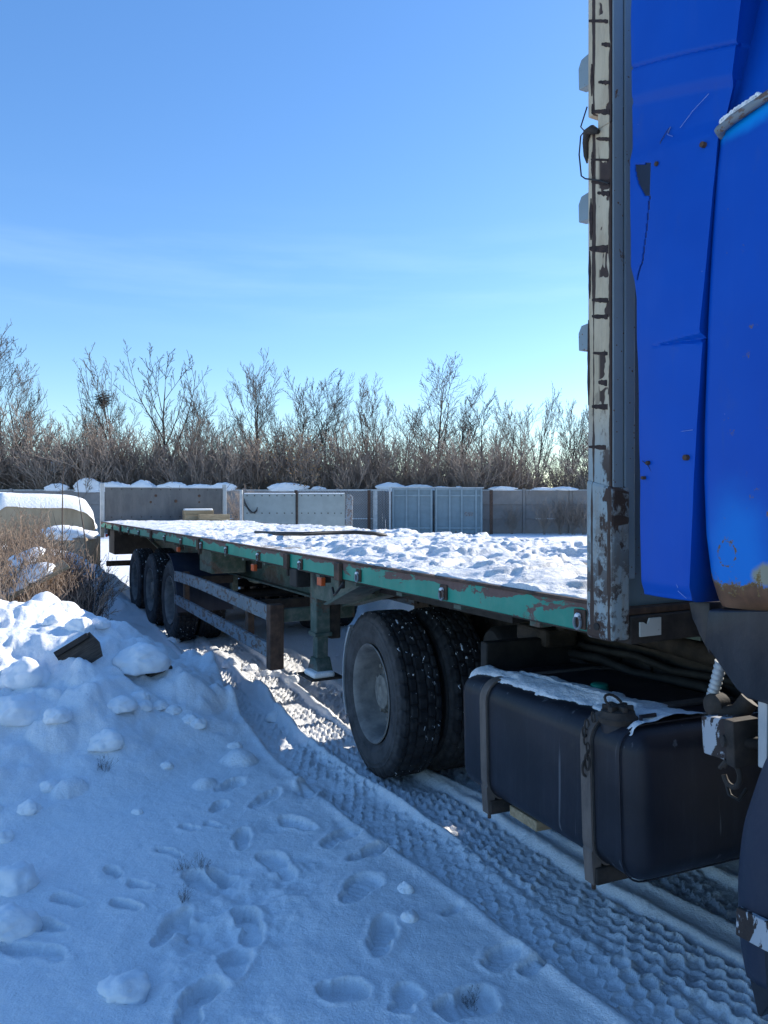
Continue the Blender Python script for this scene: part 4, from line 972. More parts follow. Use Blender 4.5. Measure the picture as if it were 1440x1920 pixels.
# cab
def cab():
    RE = [(1352, 236), (1340, 330), (1331, 480), (1324, 640), (1319, 800), (1318, 900), (1322, 1000), (1332, 1080), (1345, 1122), (1352, 1134)]
    NV = 90; rows = []
    for j in range(NV + 1):
        v = 236 + (1134 - 236) * j / NV; px = pl(RE, v)
        y, z = TK.side(px, v, 0.03)
        zz = z
        row = [(0.30, y - 0.05, zz), (0.12, y - 0.03, zz)]
        for k in range(7):
            a = R(90 * k / 6); row.append((0.052 - 0.052 * math.sin(a) + 0.004, y - 0.052 * (1 - math.cos(a)), zz))
        for yy in np.linspace(0.06, 1.65, 26):
            row.append((0.004 - 0.012 * math.sin(min(1, yy / .5) * math.pi) + 0.018 * float(sst(1095, 1134, v)), y - 0.05 - yy, zz - 0.0))
        rows.append([Vector(p) for p in row])
    o = tp(MB().grid(rows), 'cab_side', BLUE_C, 35)
    ztop = rows[0][10].z; ybk = rows[40][5].y
    # upper body above the gutter, leaning in
    RE2 = [(1418, -260), (1396, 0), (1385, 110), (1360, 150), (1356, 236)]
    rows = []
    for j in range(30):
        v = -280 + (236 + 280) * j / 29; px = pl(RE2, v); lean = 0.04 + 0.10 * (236 - v) / 500.0
        y, z = TK.side(px, v, lean)
        row = [(lean + 0.35, y - .06, z), (lean + .07, y - .02, z), (lean + .02, y - .004, z), (lean, y - .03, z)] + [(lean, y - 0.03 - q, z) for q in np.linspace(.1, 1.7, 8)]
        rows.append([Vector(p) for p in row])
    up = tp(MB().grid(rows), 'cab_roof_side', BLUE_F, 35)
    # rusty drip rail
    g0 = TK.side(1350, 244, -0.01); g1 = TK.side(1440, 182, -0.01)
    d = ((g1[0] - g0[0]), (g1[1] - g0[1]))
    pts = [(0.05, g0[0] + .03, g0[1] - .012), (-0.012, g0[0], g0[1]), (-0.016, g0[0] + d[0] * .3, g0[1] + d[1] * .45), (-0.016, g0[0] + d[0], g0[1] + d[1]), (-.016, g0[0] + d[0] * 4, g0[1] + d[1] * 1.6)]
    dr = tp(MB().tube(pts, [.010, .014, .014, .013, .012], 8), 'drip_rail', STEEL_OLD, 50)
    mb = MB()
    for k in range(22):
        f = 0.12 + 0.035 * k; q = f / .3 * .45 if f < .3 else .45 + (f - .3) / .7 * .55
        mb.box((-0.014, g0[0] + d[0] * f, g0[1] + d[1] * q + .013), (.022, .022, .012 + .008 * random.random()), Matrix.Rotation(random.random(), 3, 'X'), .005)
    mb.build('rail_snow', SNOW, dr, 60)
    # back wall, roof, far side, front: the closed body behind the visible skin
    tp(MB().prism([(ybk - 0.06, 1.40), (ybk - .06, 3.35), (ybk - .20, 3.70), (ybk - 1.35, 3.72), (ybk - 1.72, 3.2), (ybk - 1.80, 2.3), (ybk - 1.84, 1.1), (ybk - 1.3, 1.1), (ybk - 1.2, 1.40)], 0.18, 2.42), 'cab_body', BLUE_F)
    tp(MB().b2(0.20, 2.25, ybk - 0.07, ybk - 0.03, 1.42, 3.3), 'cab_back_wall', BLACK)
    tp(MB().prism([(ybk - .75, 2.35), (ybk - 1.55, 2.35), (ybk - 1.45, 3.0), (ybk - .75, 3.0)], -0.022, 0.0), 'door_window', GLASS)
    tp(MB().b2(0.10, 0.22, ybk - 0.05, ybk - .02, 1.40, 3.4), 'seal_strip', RUBBER_BLK)
    # bellows between cab and fairing
    for k in range(9):
        tp(MB().b2(0.10, 0.28, ybk + 0.0, ybk + .07, 1.42 + k * .05, 1.445 + k * .05, .008), 'bellows_fold', BLACK)
cab()
# black plastic panel below the cab
def lower():
    P = [(1326, 1142), (1440, 1147), (1520, 1150), (1520, 1330), (1440, 1321), (1400, 1312), (1378, 1292), (1319, 1206)]
    poly = [TK.side(px, py, -0.012) for px, py in P]
    tp(MB().prism(poly, -0.012, 0.05, 'YZ', 0.010), 'arch_panel', BLACK_PLASTIC, 40)
    P = [(1290, 1128), (1330, 1128), (1330, 1230), (1312, 1190), (1297, 1160)]
    poly = [TK.side(px, py, 0.10) for px, py in P]
    tp(MB().prism(poly, 0.10, 0.16, 'YZ', 0.006), 'cab_mount_bracket', BLACK_PLASTIC, 40)
    y0 = TK.side(1350, 1200)[0]
    tp(MB().b2(0.06, 2.3, y0 - 1.4, y0 - 0.02, 1.15, 1.36), 'cab_floor', BLACK)
    # ribbed intake hose, galvanised
    pts = []; rad = []
    A = [(1352, 1240), (1347, 1262), (1342, 1282), (1337, 1300), (1334, 1312)]
    n = 45
    for i in range(n):
        t = i / (n - 1) * 4; k = min(int(t), 3); f = t - k
        px = A[k][0] + (A[k + 1][0] - A[k][0]) * f; py = A[k][1] + (A[k + 1][1] - A[k][1]) * f
        y, z = TK.side(px, py, 0.10); pts.append((0.10, y, z)); rad.append(0.0155 + (0.0025 if i % 5 < 2 else 0))
    tp(MB().tube(pts, rad, 14), 'corrugated_hose', GALV, 60)
    y, z = TK.side(1345, 1322, 0.10)
    tp(MB().lathe([(-.03, .02), (-.02, .035), (.02, .035), (.03, .02)], (0.10, y, z), 'X', 16), 'hose_clamp', RUST_DARK, 40)
    tp(MB().tube([(0.10, y, z), (0.10, y - .03, z - .02), (0.12, y - .06, z - .01), (.14, y - .08, z + .03)], .028, 10), 'elbow_pipe', RUST_DARK, 50)
    # flaking bracket box between tank and mudguard
    P = [(1314, 1342), (1366, 1350), (1372, 1430), (1318, 1412)]
    poly = [TK.side(px, py, 0.02) for px, py in P]
    tp(MB().prism(poly, 0.02, 0.10, 'YZ', 0.004), 'step_bracket', WHITE_FLAKE)
    P = [(1366, 1346), (1384, 1352), (1388, 1440), (1372, 1432)]
    tp(MB().prism([TK.side(px, py, 0.02) for px, py in P], 0.0, 0.10, 'YZ', 0.004), 'step_hanger', RUST_DARK)
    y, z = TK.side(1386, 1390, 0.05)
    tp(MB().tube([(0.00, y + .012, z + .004), (0.10, y - .04, z - .0)], .017, 12), 'pipe_stub', RUST_DARK, 50)
    mb = MB(); y, z = TK.side(1372, 1452, 0.02)
    mb.tube([(0.02, y + .028 * math.cos(a), z + .034 * math.sin(a)) for a in np.linspace(0.4, 6.0, 14)], .008, 6); tp(mb, 'shackle', RUST_DARK, 60)
    tp(MB().tube([(0.02, *TK.side(1362, 1425, .02)), (0.015, *TK.side(1352, 1440, .02))], .006, 6), 'lever', RUST_DARK)
    tp(MB().tube([(0.04, *TK.side(1358, 1455, .04)), (0.04, *TK.side(1368, 1490, .04)), (0.05, *TK.side(1385, 1500, .05)), (.08, *TK.side(1400, 1480, .08))], .006, 6), 'brake_line', BLACK, 60)
    y0, z0 = TK.side(1425, 1325, 0.03)
    tp(MB().b2(0.02, 0.10, y0 - .03, y0 + .0, z0 - .16, z0 + .05, .005), 'step_riser', GALV)
    # wheel arch: side plate, curved top, flap with white band
    outer = [(-2.790, 0.41), (-2.769, 0.504), (-2.764, 0.645), (-2.778, 0.780), (-2.804, 0.876), (-2.87, 1.037), (-2.98, 1.13), (-3.14, 1.19), (-3.45, 1.22), (-3.80, 1.18), (-4.02, 1.03), (-4.12, .84), (-4.15, .60)]
    inner = [(-2.90, 0.41), (-2.90, 0.50), (-2.91, 0.62), (-2.925, 0.72), (-2.96, 0.80), (-3.02, 0.90), (-3.09, 0.97), (-3.22, 1.02), (-3.45, 1.05), (-3.72, 1.00), (-3.88, .88), (-3.96, .74), (-3.98, .60)]
    def cr(P, n=4):
        Q = []
        for i in range(len(P) - 1):
            a0, a1, a2, a3 = [Vector(P[max(0, min(len(P) - 1, i + k))]) for k in (-1, 0, 1, 2)]
            for t in np.linspace(0, 1, n, endpoint=False):
                Q.append(0.5 * ((2 * a1) + (a2 - a0) * t + (2 * a0 - 5 * a1 + 4 * a2 - a3) * t * t + (3 * a1 - a0 - 3 * a2 + a3) * t ** 3))
        return Q + [Vector(P[-1])]
    rows = []
    for o_, i_ in zip(cr(outer), cr(inner)):
        rows.append([Vector((.42, o_.x, o_.y)), Vector((.02, o_.x, o_.y))] + [Vector((xx, o_.x + (i_.x - o_.x) * f, o_.y + (i_.y - o_.y) * f)) for f, xx in ((.04, -.008), (.16, -.018), (.45, -.022), (.8, -.012), (1.0, .01))])
    mg = tp(MB().grid(rows), 'front_mudguard', MUDGUARD, 40)
    md = mg.modifiers.new('thick', 'SOLIDIFY'); md.thickness = 0.006
    p0 = TK.side(1381, 1742, -0.01); p1 = TK.side(1382, 1690, -0.01)
    yb_ = p0[0]
    p0 = (p0[0] - .02, p0[1]); p1 = (p1[0] - .02, p1[1])
    MB().prism([(p1[0], p1[1]), (p0[0], p0[1]), (p0[0] - .16, p0[1] + .015), (p1[0] - .16, p1[1] + .015)], -0.036, -0.02, 'YZ', .003).build('white_band', WHITE_FLAKE, mg)
    P = [(1383, 1738), (1470, 1728), (1470, 1850), (1440, 1886), (1426, 1908), (1420, 1902)]
    tp(MB().prism([TK.side(px, py, -0.015) for px, py in P], -0.015, 0.02, 'YZ', .004), 'mud_flap', BLACK_PLASTIC, 40)
WHITE_FLAKE = m_paint('flaking_white', (0.42, 0.44, 0.47), (0.03, 0.022, 0.02), 0.52, 14, (1, 1, .35), 0.7, 0.2)
lower()

# ------------------------------------------------------------------ snow boulders
def blob_mesh(name, seed, mat, amp=0.35, sub=4, flat=0.25):
    bm = bmesh.new(); bmesh.ops.create_icosphere(bm, subdivisions=sub, radius=1.0)
    off = Vector((seed * 7.1, seed * 3.3, seed * 1.7))
    for v in bm.verts:
        p = v.co.copy()
        d = mnoise.noise(p * 0.9 + off) * amp + abs(mnoise.noise(p * 2.0 + off)) * amp * 0.55 + abs(mnoise.noise(p * 4.4 + off)) * amp * 0.32 + mnoise.noise(p * 10 + off) * amp * 0.10
        c = mnoise.cell(p * 1.3 + off * .37) * amp * 0.12
        v.co = p * (1 + d + c)
        if v.co.z < -flat: v.co.z = -flat + (v.co.z + flat) * 0.25
    me = bpy.data.meshes.new(name); bm.to_mesh(me); bm.free(); me.materials.append(mat)
    me.polygons.foreach_set('use_smooth', [True] * len(me.polygons)); return me
ME_BLOB = [blob_mesh('snow_boulder', k + 1, SNOW_PILE, 0.42) for k in range(5)]
def boulder(px, py, h, r, k, label, group, sq=0.8, rz=None, sink=-0.12):
    p = at_height(px, py, h); o = link('snow_boulder', ME_BLOB[k % 5]); z = gz(p.x, p.y)
    # settle it: recompute where the ray meets the heap
    for _ in range(8):
        p = at_height(px, py, z + r * sq * 0.5); z = 0.5 * z + 0.5 * gz(p.x, p.y)
    o.location = (p.x, p.y, z + r * sq * sink); o.scale = (r, r * 0.9, r * sq); o.rotation_euler = (0, 0, rz if rz is not None else k * 1.3)
    return tag(o, label, 'snow boulder', group)
boulder(42, 1242, .6, .15, 0, 'big rounded snow boulder on the sunny side of the ploughed heap', None, 0.85)
boulder(25, 1330, .36, .15, 1, 'broad snow boulder half lit at the foot of the heap, dark gap below', None, 0.8, None, -.1)
boulder(150, 1168, .78, .10, 2, 'pitted dirty snow boulder on the crest of the heap', None, 0.9)
boulder(265, 1222, .55, .17, 3, 'wide snow boulder overhanging a dark board on the heap', None, 0.8, None, .15)
for i, (px, py, h, r) in enumerate(((98, 1152, .8, .07), (185, 1165, .75, .075), (325, 1196, .5, .08), (228, 1312, .38, .085), (150, 1328, .32, .075), (200, 1380, .25, .10), (105, 1335, .35, .08), (262, 1302, .38, .065),
        (325, 1328, .3, .05), (372, 1352, .2, .055), (355, 1345, .22, .05), (312, 1432, .12, .04), (440, 1395, .06, .045), (300, 1318, .35, .05), (270, 1320, .33, .055))):
    boulder(px, py, h, r, i, 'rounded frozen snow lump lodged in the ploughed heap', 'frozen lumps in the ploughed heap', .75)
for i, (px, py, r) in enumerate(((20, 1640, .11), (12, 1725, .10))):
    boulder(px, py, .05, r, i + 2, 'large smooth snow boulder on the level snow beside the paw prints', 'boulders beside the paw prints', .8)
for i, (px, py, r) in enumerate(((760, 1662, .034), (767, 1716, .036))):
    boulder(px, py, .02, r, i, 'fist-sized lump of snow between boot prints and tyre track', 'snow lumps by the tyre track', .85)
boulder(235, 1842, .0, .08, 4, 'low snow lump beside a boot print, sheared on one side', None, .6)
for i, (px, py, r) in enumerate(((52, 1510, .055), (90, 1470, .05), (258, 1520, .03), (500, 1262, .06), (470, 1250, .07), (432, 1240, .08), (520, 1262, .07), (548, 1270, .06), (515, 1335, .06), (5, 1565, .05))):
    boulder(px, py, .05, r, i, 'loose snow chunk fallen at the edge of the ploughed heap', 'chunks at the edge of the heap', .8)

# boards in the heap
def settle(px, py, up=0.0):
    z = .3
    for _ in range(12):
        p = at_height(px, py, z + up); z = .5 * z + .5 * gz(p.x, p.y)
    return at_height(px, py, z + up)
def plank(name, px, py, h, L, W, T, rz, rx, ry, label, mat=OLD_WOOD, dz=0.0):
    p = settle(px, py, dz)
    o = MB().box((0, 0, 0), (L, W, T), None, 0.004).build(name, mat); o.location = p; o.rotation_euler = (rx, ry, rz)
    return tag(o, label, 'plank')
def plank_end():
    p = settle(150, 1226, .0)
    r = empty('broken_plank', p, R(20), 'dark broken board sticking out of the snow heap', 'plank')
    r.rotation_euler = (R(62), R(-30), R(24))
    MB().prism([(-.14, -.10), (.12, -.10), (.15, .0), (.13, .10), (-.14, .10)], -.014, .014, 'XY').build('board', OLD_WOOD, r)
    MB().b2(-.14, .11, .06, .10, .015, .04, .003).build('batten', RUST_DARK, r)
plank_end()
plank('buried_board', 288, 1258, .42, .26, .10, .02, R(35), R(20), R(-15), 'dark buried board showing under the wide snow boulder', dz=-.01)
# leaning boards with snow, by the weeds
for i, (px, py, d, L, rz, ry, lab) in enumerate(((28, 1108, 7.6, 1.1, R(30), R(-28), 'weathered board with snow leaning in the dry weeds'), (8, 1085, 7.9, 0.9, R(38), R(-32), 'upper snow-capped board propped at the edge of the weeds'))):
    p = at_depth(px, py, d)
    r = empty('leaning_board', p, rz, lab, 'plank'); r.rotation_euler = (R(8), ry, rz)
    MB().box((0, 0, 0), (L, .34, .03), None, .004).build('board', TIMBER, r)
    o = link('snow_topping', ME_BLOB[i], r); o.location = (.22, 0, .045); o.scale = (.20, .17, .09)
    MB().box((-.05, 0, .03), (L * .8, .28, .035), None, .016, 3).build('snow_layer', SNOW, r, 60)
plank('prop_stick', 22, 1128, .42, .8, .035, .035, R(60), 0, R(-50), 'thin dark stick propping the leaning boards', dz=.25)

# ------------------------------------------------------------------ concrete block with snow
def concrete_block():
    Y = 13.6; xr = at_depth(176, 960, Y).x
    r = empty('concrete_block', (xr, Y, 0), R(38), 'old tan concrete block with rounded end under a thick snow cap', 'concrete block')
    W = 4.6; top = 1.66 + 0.02; 
    prof = [(0.0, 0.2), (0.0, 1.22), (-.04, 1.42), (-.16, 1.56), (-.42, 1.63), (-1.5, 1.66), (-1.75, 1.52), (-2.2, 1.40), (-2.6, 1.10), (-W, 1.05), (-W, 0.2)]
    MB().prism(prof, -.10, 1.3, 'XZ', 0.025).build('block', CONCRETE, r)
    n, m = 130, 34; xs = np.linspace(-W, 0.03, n); ys_ = np.linspace(-.13, 1.33, m); Xg, Yg = np.meshgrid(xs, ys_)
    px_, pz_ = zip(*[(a, b) for a, b in prof[1:-1]][::-1])
    zb = np.interp(Xg, px_, pz_)
    th = 0.19 * np.sqrt(np.clip(1 - (np.clip(-Yg + 0.10, 0, 1) / .235) ** 2, 0, 1)) * np.clip(1 - ((np.clip(Xg + .30, 0, 1)) / .34) ** 2, 0.08, 1) ** .5
    Zg = zb + th * (0.85 + .3 * fbm(Xg * 2, Yg * 2, 80)) + 0.02 * (fbm(Xg * 9, Yg * 9, 81) - .5) + .015
    front = Yg < -.12
    Zg = np.where(front, zb - 0.03 - 0.05 * fbm(Xg * 5, Xg * 0, 83), Zg)
    o = link('snow_cap', np_mesh('snow_cap', np.stack([Xg, Yg, Zg], -1).reshape(-1, 3), grid_faces(m, n), SNOW), r)
    # lower slab in front, snow on it
    p = at_depth(122, 1003, 12.2)
    r2 = empty('concrete_slab', (p.x, 12.2, 0), R(4), 'low concrete slab with a rounded snow cushion before the block', 'concrete slab')
    MB().b2(-.42, .42, -.25, .5, .5, 1.12, .02).build('slab', CONCRETE, r2)
    o = link('snow_cushion', ME_BLOB[3], r2); o.location = (0.0, .08, 1.13); o.scale = (.45, .36, .16)
concrete_block()

# ------------------------------------------------------------------ yard fence, gates, boards
FY = 42.0
def behind(px):
    for lim, w in ((-1, 'far along the fence past the concrete block'), (175, 'behind the snow-capped concrete block'), (440, 'behind the trailer tailgate'), (565, 'behind the low grey side boards'), (728, 'behind the chain-link panel'), (908, 'behind the steel gate leaves'), (1100, 'behind the rusty end post')):
        if px < lim: return w
    return 'behind the headboard and the cab'
def fence():
    r = empty('concrete_fence', (0, FY, 0), 0, 'grey precast concrete fence of stacked slabs in front of the thicket', 'fence')
    sl_ = MB().box((0, 0, 0), (2.44, 0.10, 0.797), None, 0.02).mesh('slab', FENCE_CON)
    po = MB().box((0, 0, 1.25), (0.16, 0.18, 2.56), None, 0.015).mesh('post', FENCE_CON)
    led = MB().box((0, 0, 0), (2.44, 0.09, 0.05), None, 0.02).mesh('ledge_snow', SNOW)
    rr = random.Random(3)
    for k in range(-18, 16):
        x = k * 2.62
        o = link('post', po, r); o.location = (x, 0, 0)
        for q in range(3):
            s_ = link('slab', sl_, r); s_.location = (x + 1.31, 0.0 + 0.03 * (2 - q) + rr.uniform(-.01, .01), 0.42 + q * 0.80); s_.rotation_euler = (0, 0, rr.uniform(-.006, .006))
            if q == 0 and rr.random() < 0.75:
                w = rr.uniform(.4, 1.0); s2 = link('ledge_snow', led, r); s2.location = (x + 1.31 + rr.uniform(-.3, .3), -.05, 0.835); s2.scale = (w * .8, 1, 1)
        if 5 < 0: pass
    MB().b2(-18 * 2.62, 16 * 2.62, -.04, .14, 2.42, 2.47).build('coping', GALV, r)
fence()
capm = [blob_mesh('snow_heap', 20 + k, SNOW, 0.55, 4, 0.02) for k in range(3)]
for i, (a, b, top) in enumerate(((84, 124, 901), (140, 190, 890), (186, 243, 891), (250, 292, 893), (298, 350, 899), (340, 400, 899), (392, 438, 899), (505, 575, 901), (585, 610, 906), (710, 765, 899), (755, 812, 905), (806, 842, 906), (850, 866, 908), (918, 968, 911), (1000, 1046, 917), (1040, 1086, 915), (1110, 1170, 908))):
    x0 = at_depth(a, 900, FY).x; x1 = at_depth(b, 900, FY).x
    z0 = 2.47; z1 = at_depth(a, top, FY).z
    o = link('snow_heap', capm[i % 3]); o.location = ((x0 + x1) / 2, FY + .05, z0 - 0.02); o.scale = ((x1 - x0) / 2, .22, max(.16, (z1 - z0) * .62)); o.rotation_euler = (0, 0, math.pi * (i % 2))
    tag(o, 'rounded snow heap on top of the fence ' + behind((a + b) / 2), 'snow heap', 'snow heaps on the fence')
o = link('snow_clump', capm[1]); p = at_depth(104, 882, 44.0); o.location = p; o.scale = (.32, .3, .55); o.rotation_euler = (0, .35, 0)
tag(o, 'tall clump of snow caught in the thicket above the fence', 'snow clump')

def gates():
    Y = 40.6
    for i, (a, b, rz, lab) in enumerate(((735, 811, R(-3), 'grey-blue steel gate leaf with square pressed ribs beside chain-link'), (815, 906, R(4), 'grey-blue steel gate leaf with a small plate, next to rusty post'))):
        x0, x1 = at_depth(a, 950, Y).x, at_depth(b, 950, Y).x; w = x1 - x0
        r = empty('steel_gate', (x0, Y, 0), rz, lab, 'gate', None)
        H = 2.52
        MB().b2(0, w, 0, .02, 0.05, H).build('sheet', GATE_BLUE, r)
        ribs = (0.03, .36, .66, .97) if i == 0 else (0.03, .31, .56, .86, .97)
        for f in ribs: MB().b2(w * f - .05, w * f + .05, -.07, 0.0, 0.05, H, .01).build('rib', GATE_RIB, r)
        for k, (f0, f1) in enumerate(zip(ribs, ribs[1:])):
            for zz in (2.12, H - .05, .35):
                MB().b2(w * f0 + .051, w * f1 - .051, -.06, 0.0, zz - .045, zz + .045, .008).build('cross_rib', GATE_RIB, r)
        if i: MB().b2(w * .62, w * .80, -.012, -.001, 1.0, 1.22).build('number_plate_blank', STEEL_OLD, r)
        MB().b2(-.06, w + .06, -.05, .06, H, H + .06, .01).build('top_rail', GALV, r)
    o = MB().b2(-.05, .05, -.05, .05, 0, 2.55, .008).build('gate_post', GALV); p = at_depth(731, 950, 40.3); o.location = (p.x, 40.3, 0); tag(o, 'pale galvanised post between chain-link and steel gate', 'post')
gates()
def mesh_fence():
    Y = 41.2; x0, x1 = at_depth(560, 950, Y).x, at_depth(728, 950, Y).x
    r = empty('chain_link_fence', (x0, Y, 0), 0, 'chain-link panel with pale top rail before the concrete fence', 'fence')
    w = x1 - x0; H = 2.38
    MB().b2(0, w, -.03, .03, H, H + .09, .01).build('top_rail', GALV, r)
    MB().b2(w * .83, w * .88, -.03, .03, 0, H, .01).build('upright', GALV, r)
    mb = MB(); st = 0.14
    for k in range(int((w + H) / st)):
        for sgn in (1, -1):
            a = k * st - H
            pts = [(a, 0), (a + H, H)]
            t0 = max(0, -a); t1 = min(H, w - a)
            if t1 <= t0: continue
            xa, xb = a + t0, a + t1
            if sgn < 0: xa, xb = w - xa, w - xb
            mb.tube([(xa, sgn * .006, t0), (xb, sgn * .006, t1)], 0.0065, 3, False)
    o = mb.build('wire_mesh', GALV, r); o['kind'] = 'stuff'
    for px, lab in ((555, 'rusty post rising behind the low grey boards'), (692, 'rusty post standing against the chain-link'), (921, 'rusty post just beyond the last steel gate')):
        p = at_depth(px, 950, 40.9); o = MB().b2(-.085, .085, -.06, .06, 0, 2.42, .01).build('rusty_post', RUST); o.location = (p.x, 40.9, 0); tag(o, lab, 'post')
mesh_fence()
def barrier():
    Y = 24.0; x0, x1 = at_depth(450, 950, Y).x, at_depth(662, 950, Y).x; w = x1 - x0
    r = empty('drop_side_boards', (x0, Y, 0), R(-2), 'row of pale grey riveted side boards standing behind the trailer', 'barrier')
    zt = 1.66 + 19 * Y / 1400
    for a, b in ((.03, .495), (.515, .93)):
        o = MB().b2(w * a, w * b, 0, .04, .55, zt, .01).build('panel', BOARD_GREY, r)
        for k in range(7):
            for zz in (zt - .06, zt - .62):
                MB().lathe([(-.002, .02), (-.014, .018), (-.016, .006)], (w * a + .12 + k * (w * (b - a) - .24) / 6, 0, zz), 'Y', 8).build('rivet', RUST_DARK, o)
        MB().b2(w * a + .02, w * b - .02, .0, .035, zt + .0, zt + .03, .01).build('top_snow', SNOW, o)
    MB().b2(w * .497, w * .513, -.03, .05, 0, zt, .005).build('post', RUST_DARK, r)
    MB().b2(0, w * .022, -.05, .05, 0, zt + .12, .01).build('post', GALV, r)
    MB().prism([(w * .93, 0), (w * .985, 0), (w, zt - .10), (w * .975, zt - .02), (w * .945, zt - .02)], -.05, .05, 'XZ', .01).build('post', STEEL_OLD, r)
    mb = MB(); rr = random.Random(5)
    for k in range(5):
        mb.tube([(w * .04, -.06, zt - .15 - .05 * k), (w * .07 + .05 * k, -.12, zt - .45 - .04 * k), (w * .10 + .04 * k, -.1, zt - .62), (w * .16, -.08, zt - .55 + .03 * k)], .012, 5)
    mb.build('tangled_wire', RUBBER_BLK, r, 60)
barrier()

# ------------------------------------------------------------------ vegetation
class Segs:
    def __init__(s): s.V = []; s.F = []
    def add(s, pts, rad, n=3):
        base = len(s.V)
        prev = None
        for i, p in enumerate(pts):
            d = (pts[min(i + 1, len(pts) - 1)] - pts[max(i - 1, 0)])
            if d.length < 1e-9: d = Vector((0, 0, 1))
            d.normalize()
            ref = Vector((1, 0, 0)) if abs(d.x) < 0.8 else Vector((0, 1, 0))
            u = d.cross(ref).normalized(); w = d.cross(u)
            for k in range(n):
                a = 2 * math.pi * k / n; q = p + (u * math.cos(a) + w * math.sin(a)) * rad[i]; s.V.append((q.x, q.y, q.z))
        for i in range(len(pts) - 1):
            for k in range(n):
                a = base + i * n + k; b = base + i * n + (k + 1) % n
                s.F.append((a, b, b + n, a + n))
    def mesh(s, name, mat): return np_mesh(name, s.V, s.F, mat, True)
def rdir(rr, d, spread, up):
    v = Vector((rr.gauss(0, 1), rr.gauss(0, 1), rr.gauss(0, 1))); v -= v.dot(d) * d; v.normalize()
    q = d * math.cos(spread) + v * math.sin(spread); q.z += up; return q.normalized()
def grow(rr, p, d, L, r, lev, maxlev, S, cfg):
    n = cfg['n'][lev]; pts = [p.copy()]; rad = [r]; dirs = []
    step = L / n
    for i in range(n):
        d = rdir(rr, d, cfg['wob'] * rr.random(), cfg['up'][lev]); p = p + d * step
        pts.append(p.copy()); rad.append(max(r * (1 - (i + 1) / n * cfg['taper']), cfg['rmin'])); dirs.append(d.copy())
    S[0 if lev <= cfg['trunk_lev'] else 1].add(pts, rad, 5 if lev == 0 else 4 if lev == 1 else 3)
    if lev >= maxlev: return
    nb = cfg['nb'][lev]; st = cfg['start'][lev]
    for k in range(nb):
        t = st + (1 - st) * ((k + rr.random() * .8) / nb); i = min(int(t * n), n - 1); f = t * n - i
        q = pts[i].lerp(pts[i + 1], f); rr_ = rad[i] + (rad[i + 1] - rad[i]) * f
        nd = rdir(rr, dirs[i], R(cfg['ang'][lev]) * rr.uniform(.7, 1.25), 0.02)
        grow(rr, q, nd, L * cfg['len'][lev] * rr.uniform(.65, 1.2) * (1.15 - .55 * t), max(rr_ * cfg['rr'], cfg['rmin']), lev + 1, maxlev, S, cfg)
def make_tree(seed, H, style):
    rr = random.Random(seed); S = [Segs(), Segs()]
    if style == 'tall':
        cfg = dict(n=[10, 7, 5, 4], up=[.03, .13, .10, .08], wob=.10, taper=.93, rmin=.011, trunk_lev=1, nb=[18, 8, 6, 0], start=[.20, .15, .12, 0], ang=[52, 44, 42, 30], len=[.46, .42, .40], rr=.60)
    elif style == 'fork':
        cfg = dict(n=[9, 8, 5, 4], up=[.02, .10, .08, .05], wob=.15, taper=.85, rmin=.014, trunk_lev=1, nb=[9, 8, 6, 0], start=[.33, .22, .2, 0], ang=[34, 36, 40, 30], len=[.72, .38, .32], rr=.66)
    else:   # 'bushy'
        cfg = dict(n=[8, 6, 4, 4], up=[.03, .15, .12, .10], wob=.13, taper=.9, rmin=.010, trunk_lev=1, nb=[13, 8, 7, 0], start=[.12, .12, .1, 0], ang=[44, 40, 40, 30], len=[.55, .44, .42], rr=.58)
    grow(rr, Vector((0, 0, -.1)), Vector((rr.uniform(-.06, .06), rr.uniform(-.06, .06), 1)).normalized(), H * .93, H * .016, 0, 3, S, cfg)
    k = H / max(max(v[2] for v in S[0].V), max(v[2] for v in S[1].V))
    for q in S: q.V = [(a * k, b * k, c * k) for a, b, c in q.V]
    return S[0].mesh('trunk', BARK), S[1].mesh('crown', TWIG_GREY)
def make_shrub(seed, H, nst, mat_hint=None, spread=26, rmin=.009, leaves=0):
    rr = random.Random(seed); S = [Segs(), Segs()]
    cfg = dict(n=[6, 5, 3], up=[.02, .05, .04], wob=.24, taper=.85, rmin=rmin, trunk_lev=0, nb=[10, 5, 0], start=[.18, .15, 0], ang=[34, 36, 30], len=[.42, .40], rr=.6)
    for k in range(nst):
        a = rr.uniform(0, 6.28); d = rdir(rr, Vector((0, 0, 1)), R(rr.uniform(3, spread)), .0)
        grow(rr, Vector((.25 * math.cos(a) * rr.random() * H * .25, .25 * math.sin(a) * rr.random() * H * .25, -.05)), d, H * rr.uniform(.6, 1.05), H * .0042, 0, 2, S, cfg)
    k = H * 1.02 / max(v[2] for v in S[1].V)
    for q in S: q.V = [(a * k, b * k, c * k) for a, b, c in q.V]
    lf = None
    if leaves:
        V = []; Fq = []; src = S[1].V
        for k in range(leaves):
            c = Vector(src[rr.randrange(len(src))]); a = Vector((rr.gauss(0, 1), rr.gauss(0, 1), rr.gauss(0, 1))).normalized(); b = a.orthogonal().normalized(); s_ = rr.uniform(.04, .09) * H / 4
            i = len(V); V += [tuple(c), tuple(c + a * s_ * .6 + b * s_ * .4), tuple(c + a * s_ * 1.4), tuple(c + a * s_ * .6 - b * s_ * .4)]; Fq.append((i, i + 1, i + 2, i + 3))
        lf = np_mesh('leaves', V, Fq, LEAF_DRY, False)
    return S[0].mesh('stems', TWIG_BROWN), S[1].mesh('twigs', TWIG_BROWN), lf
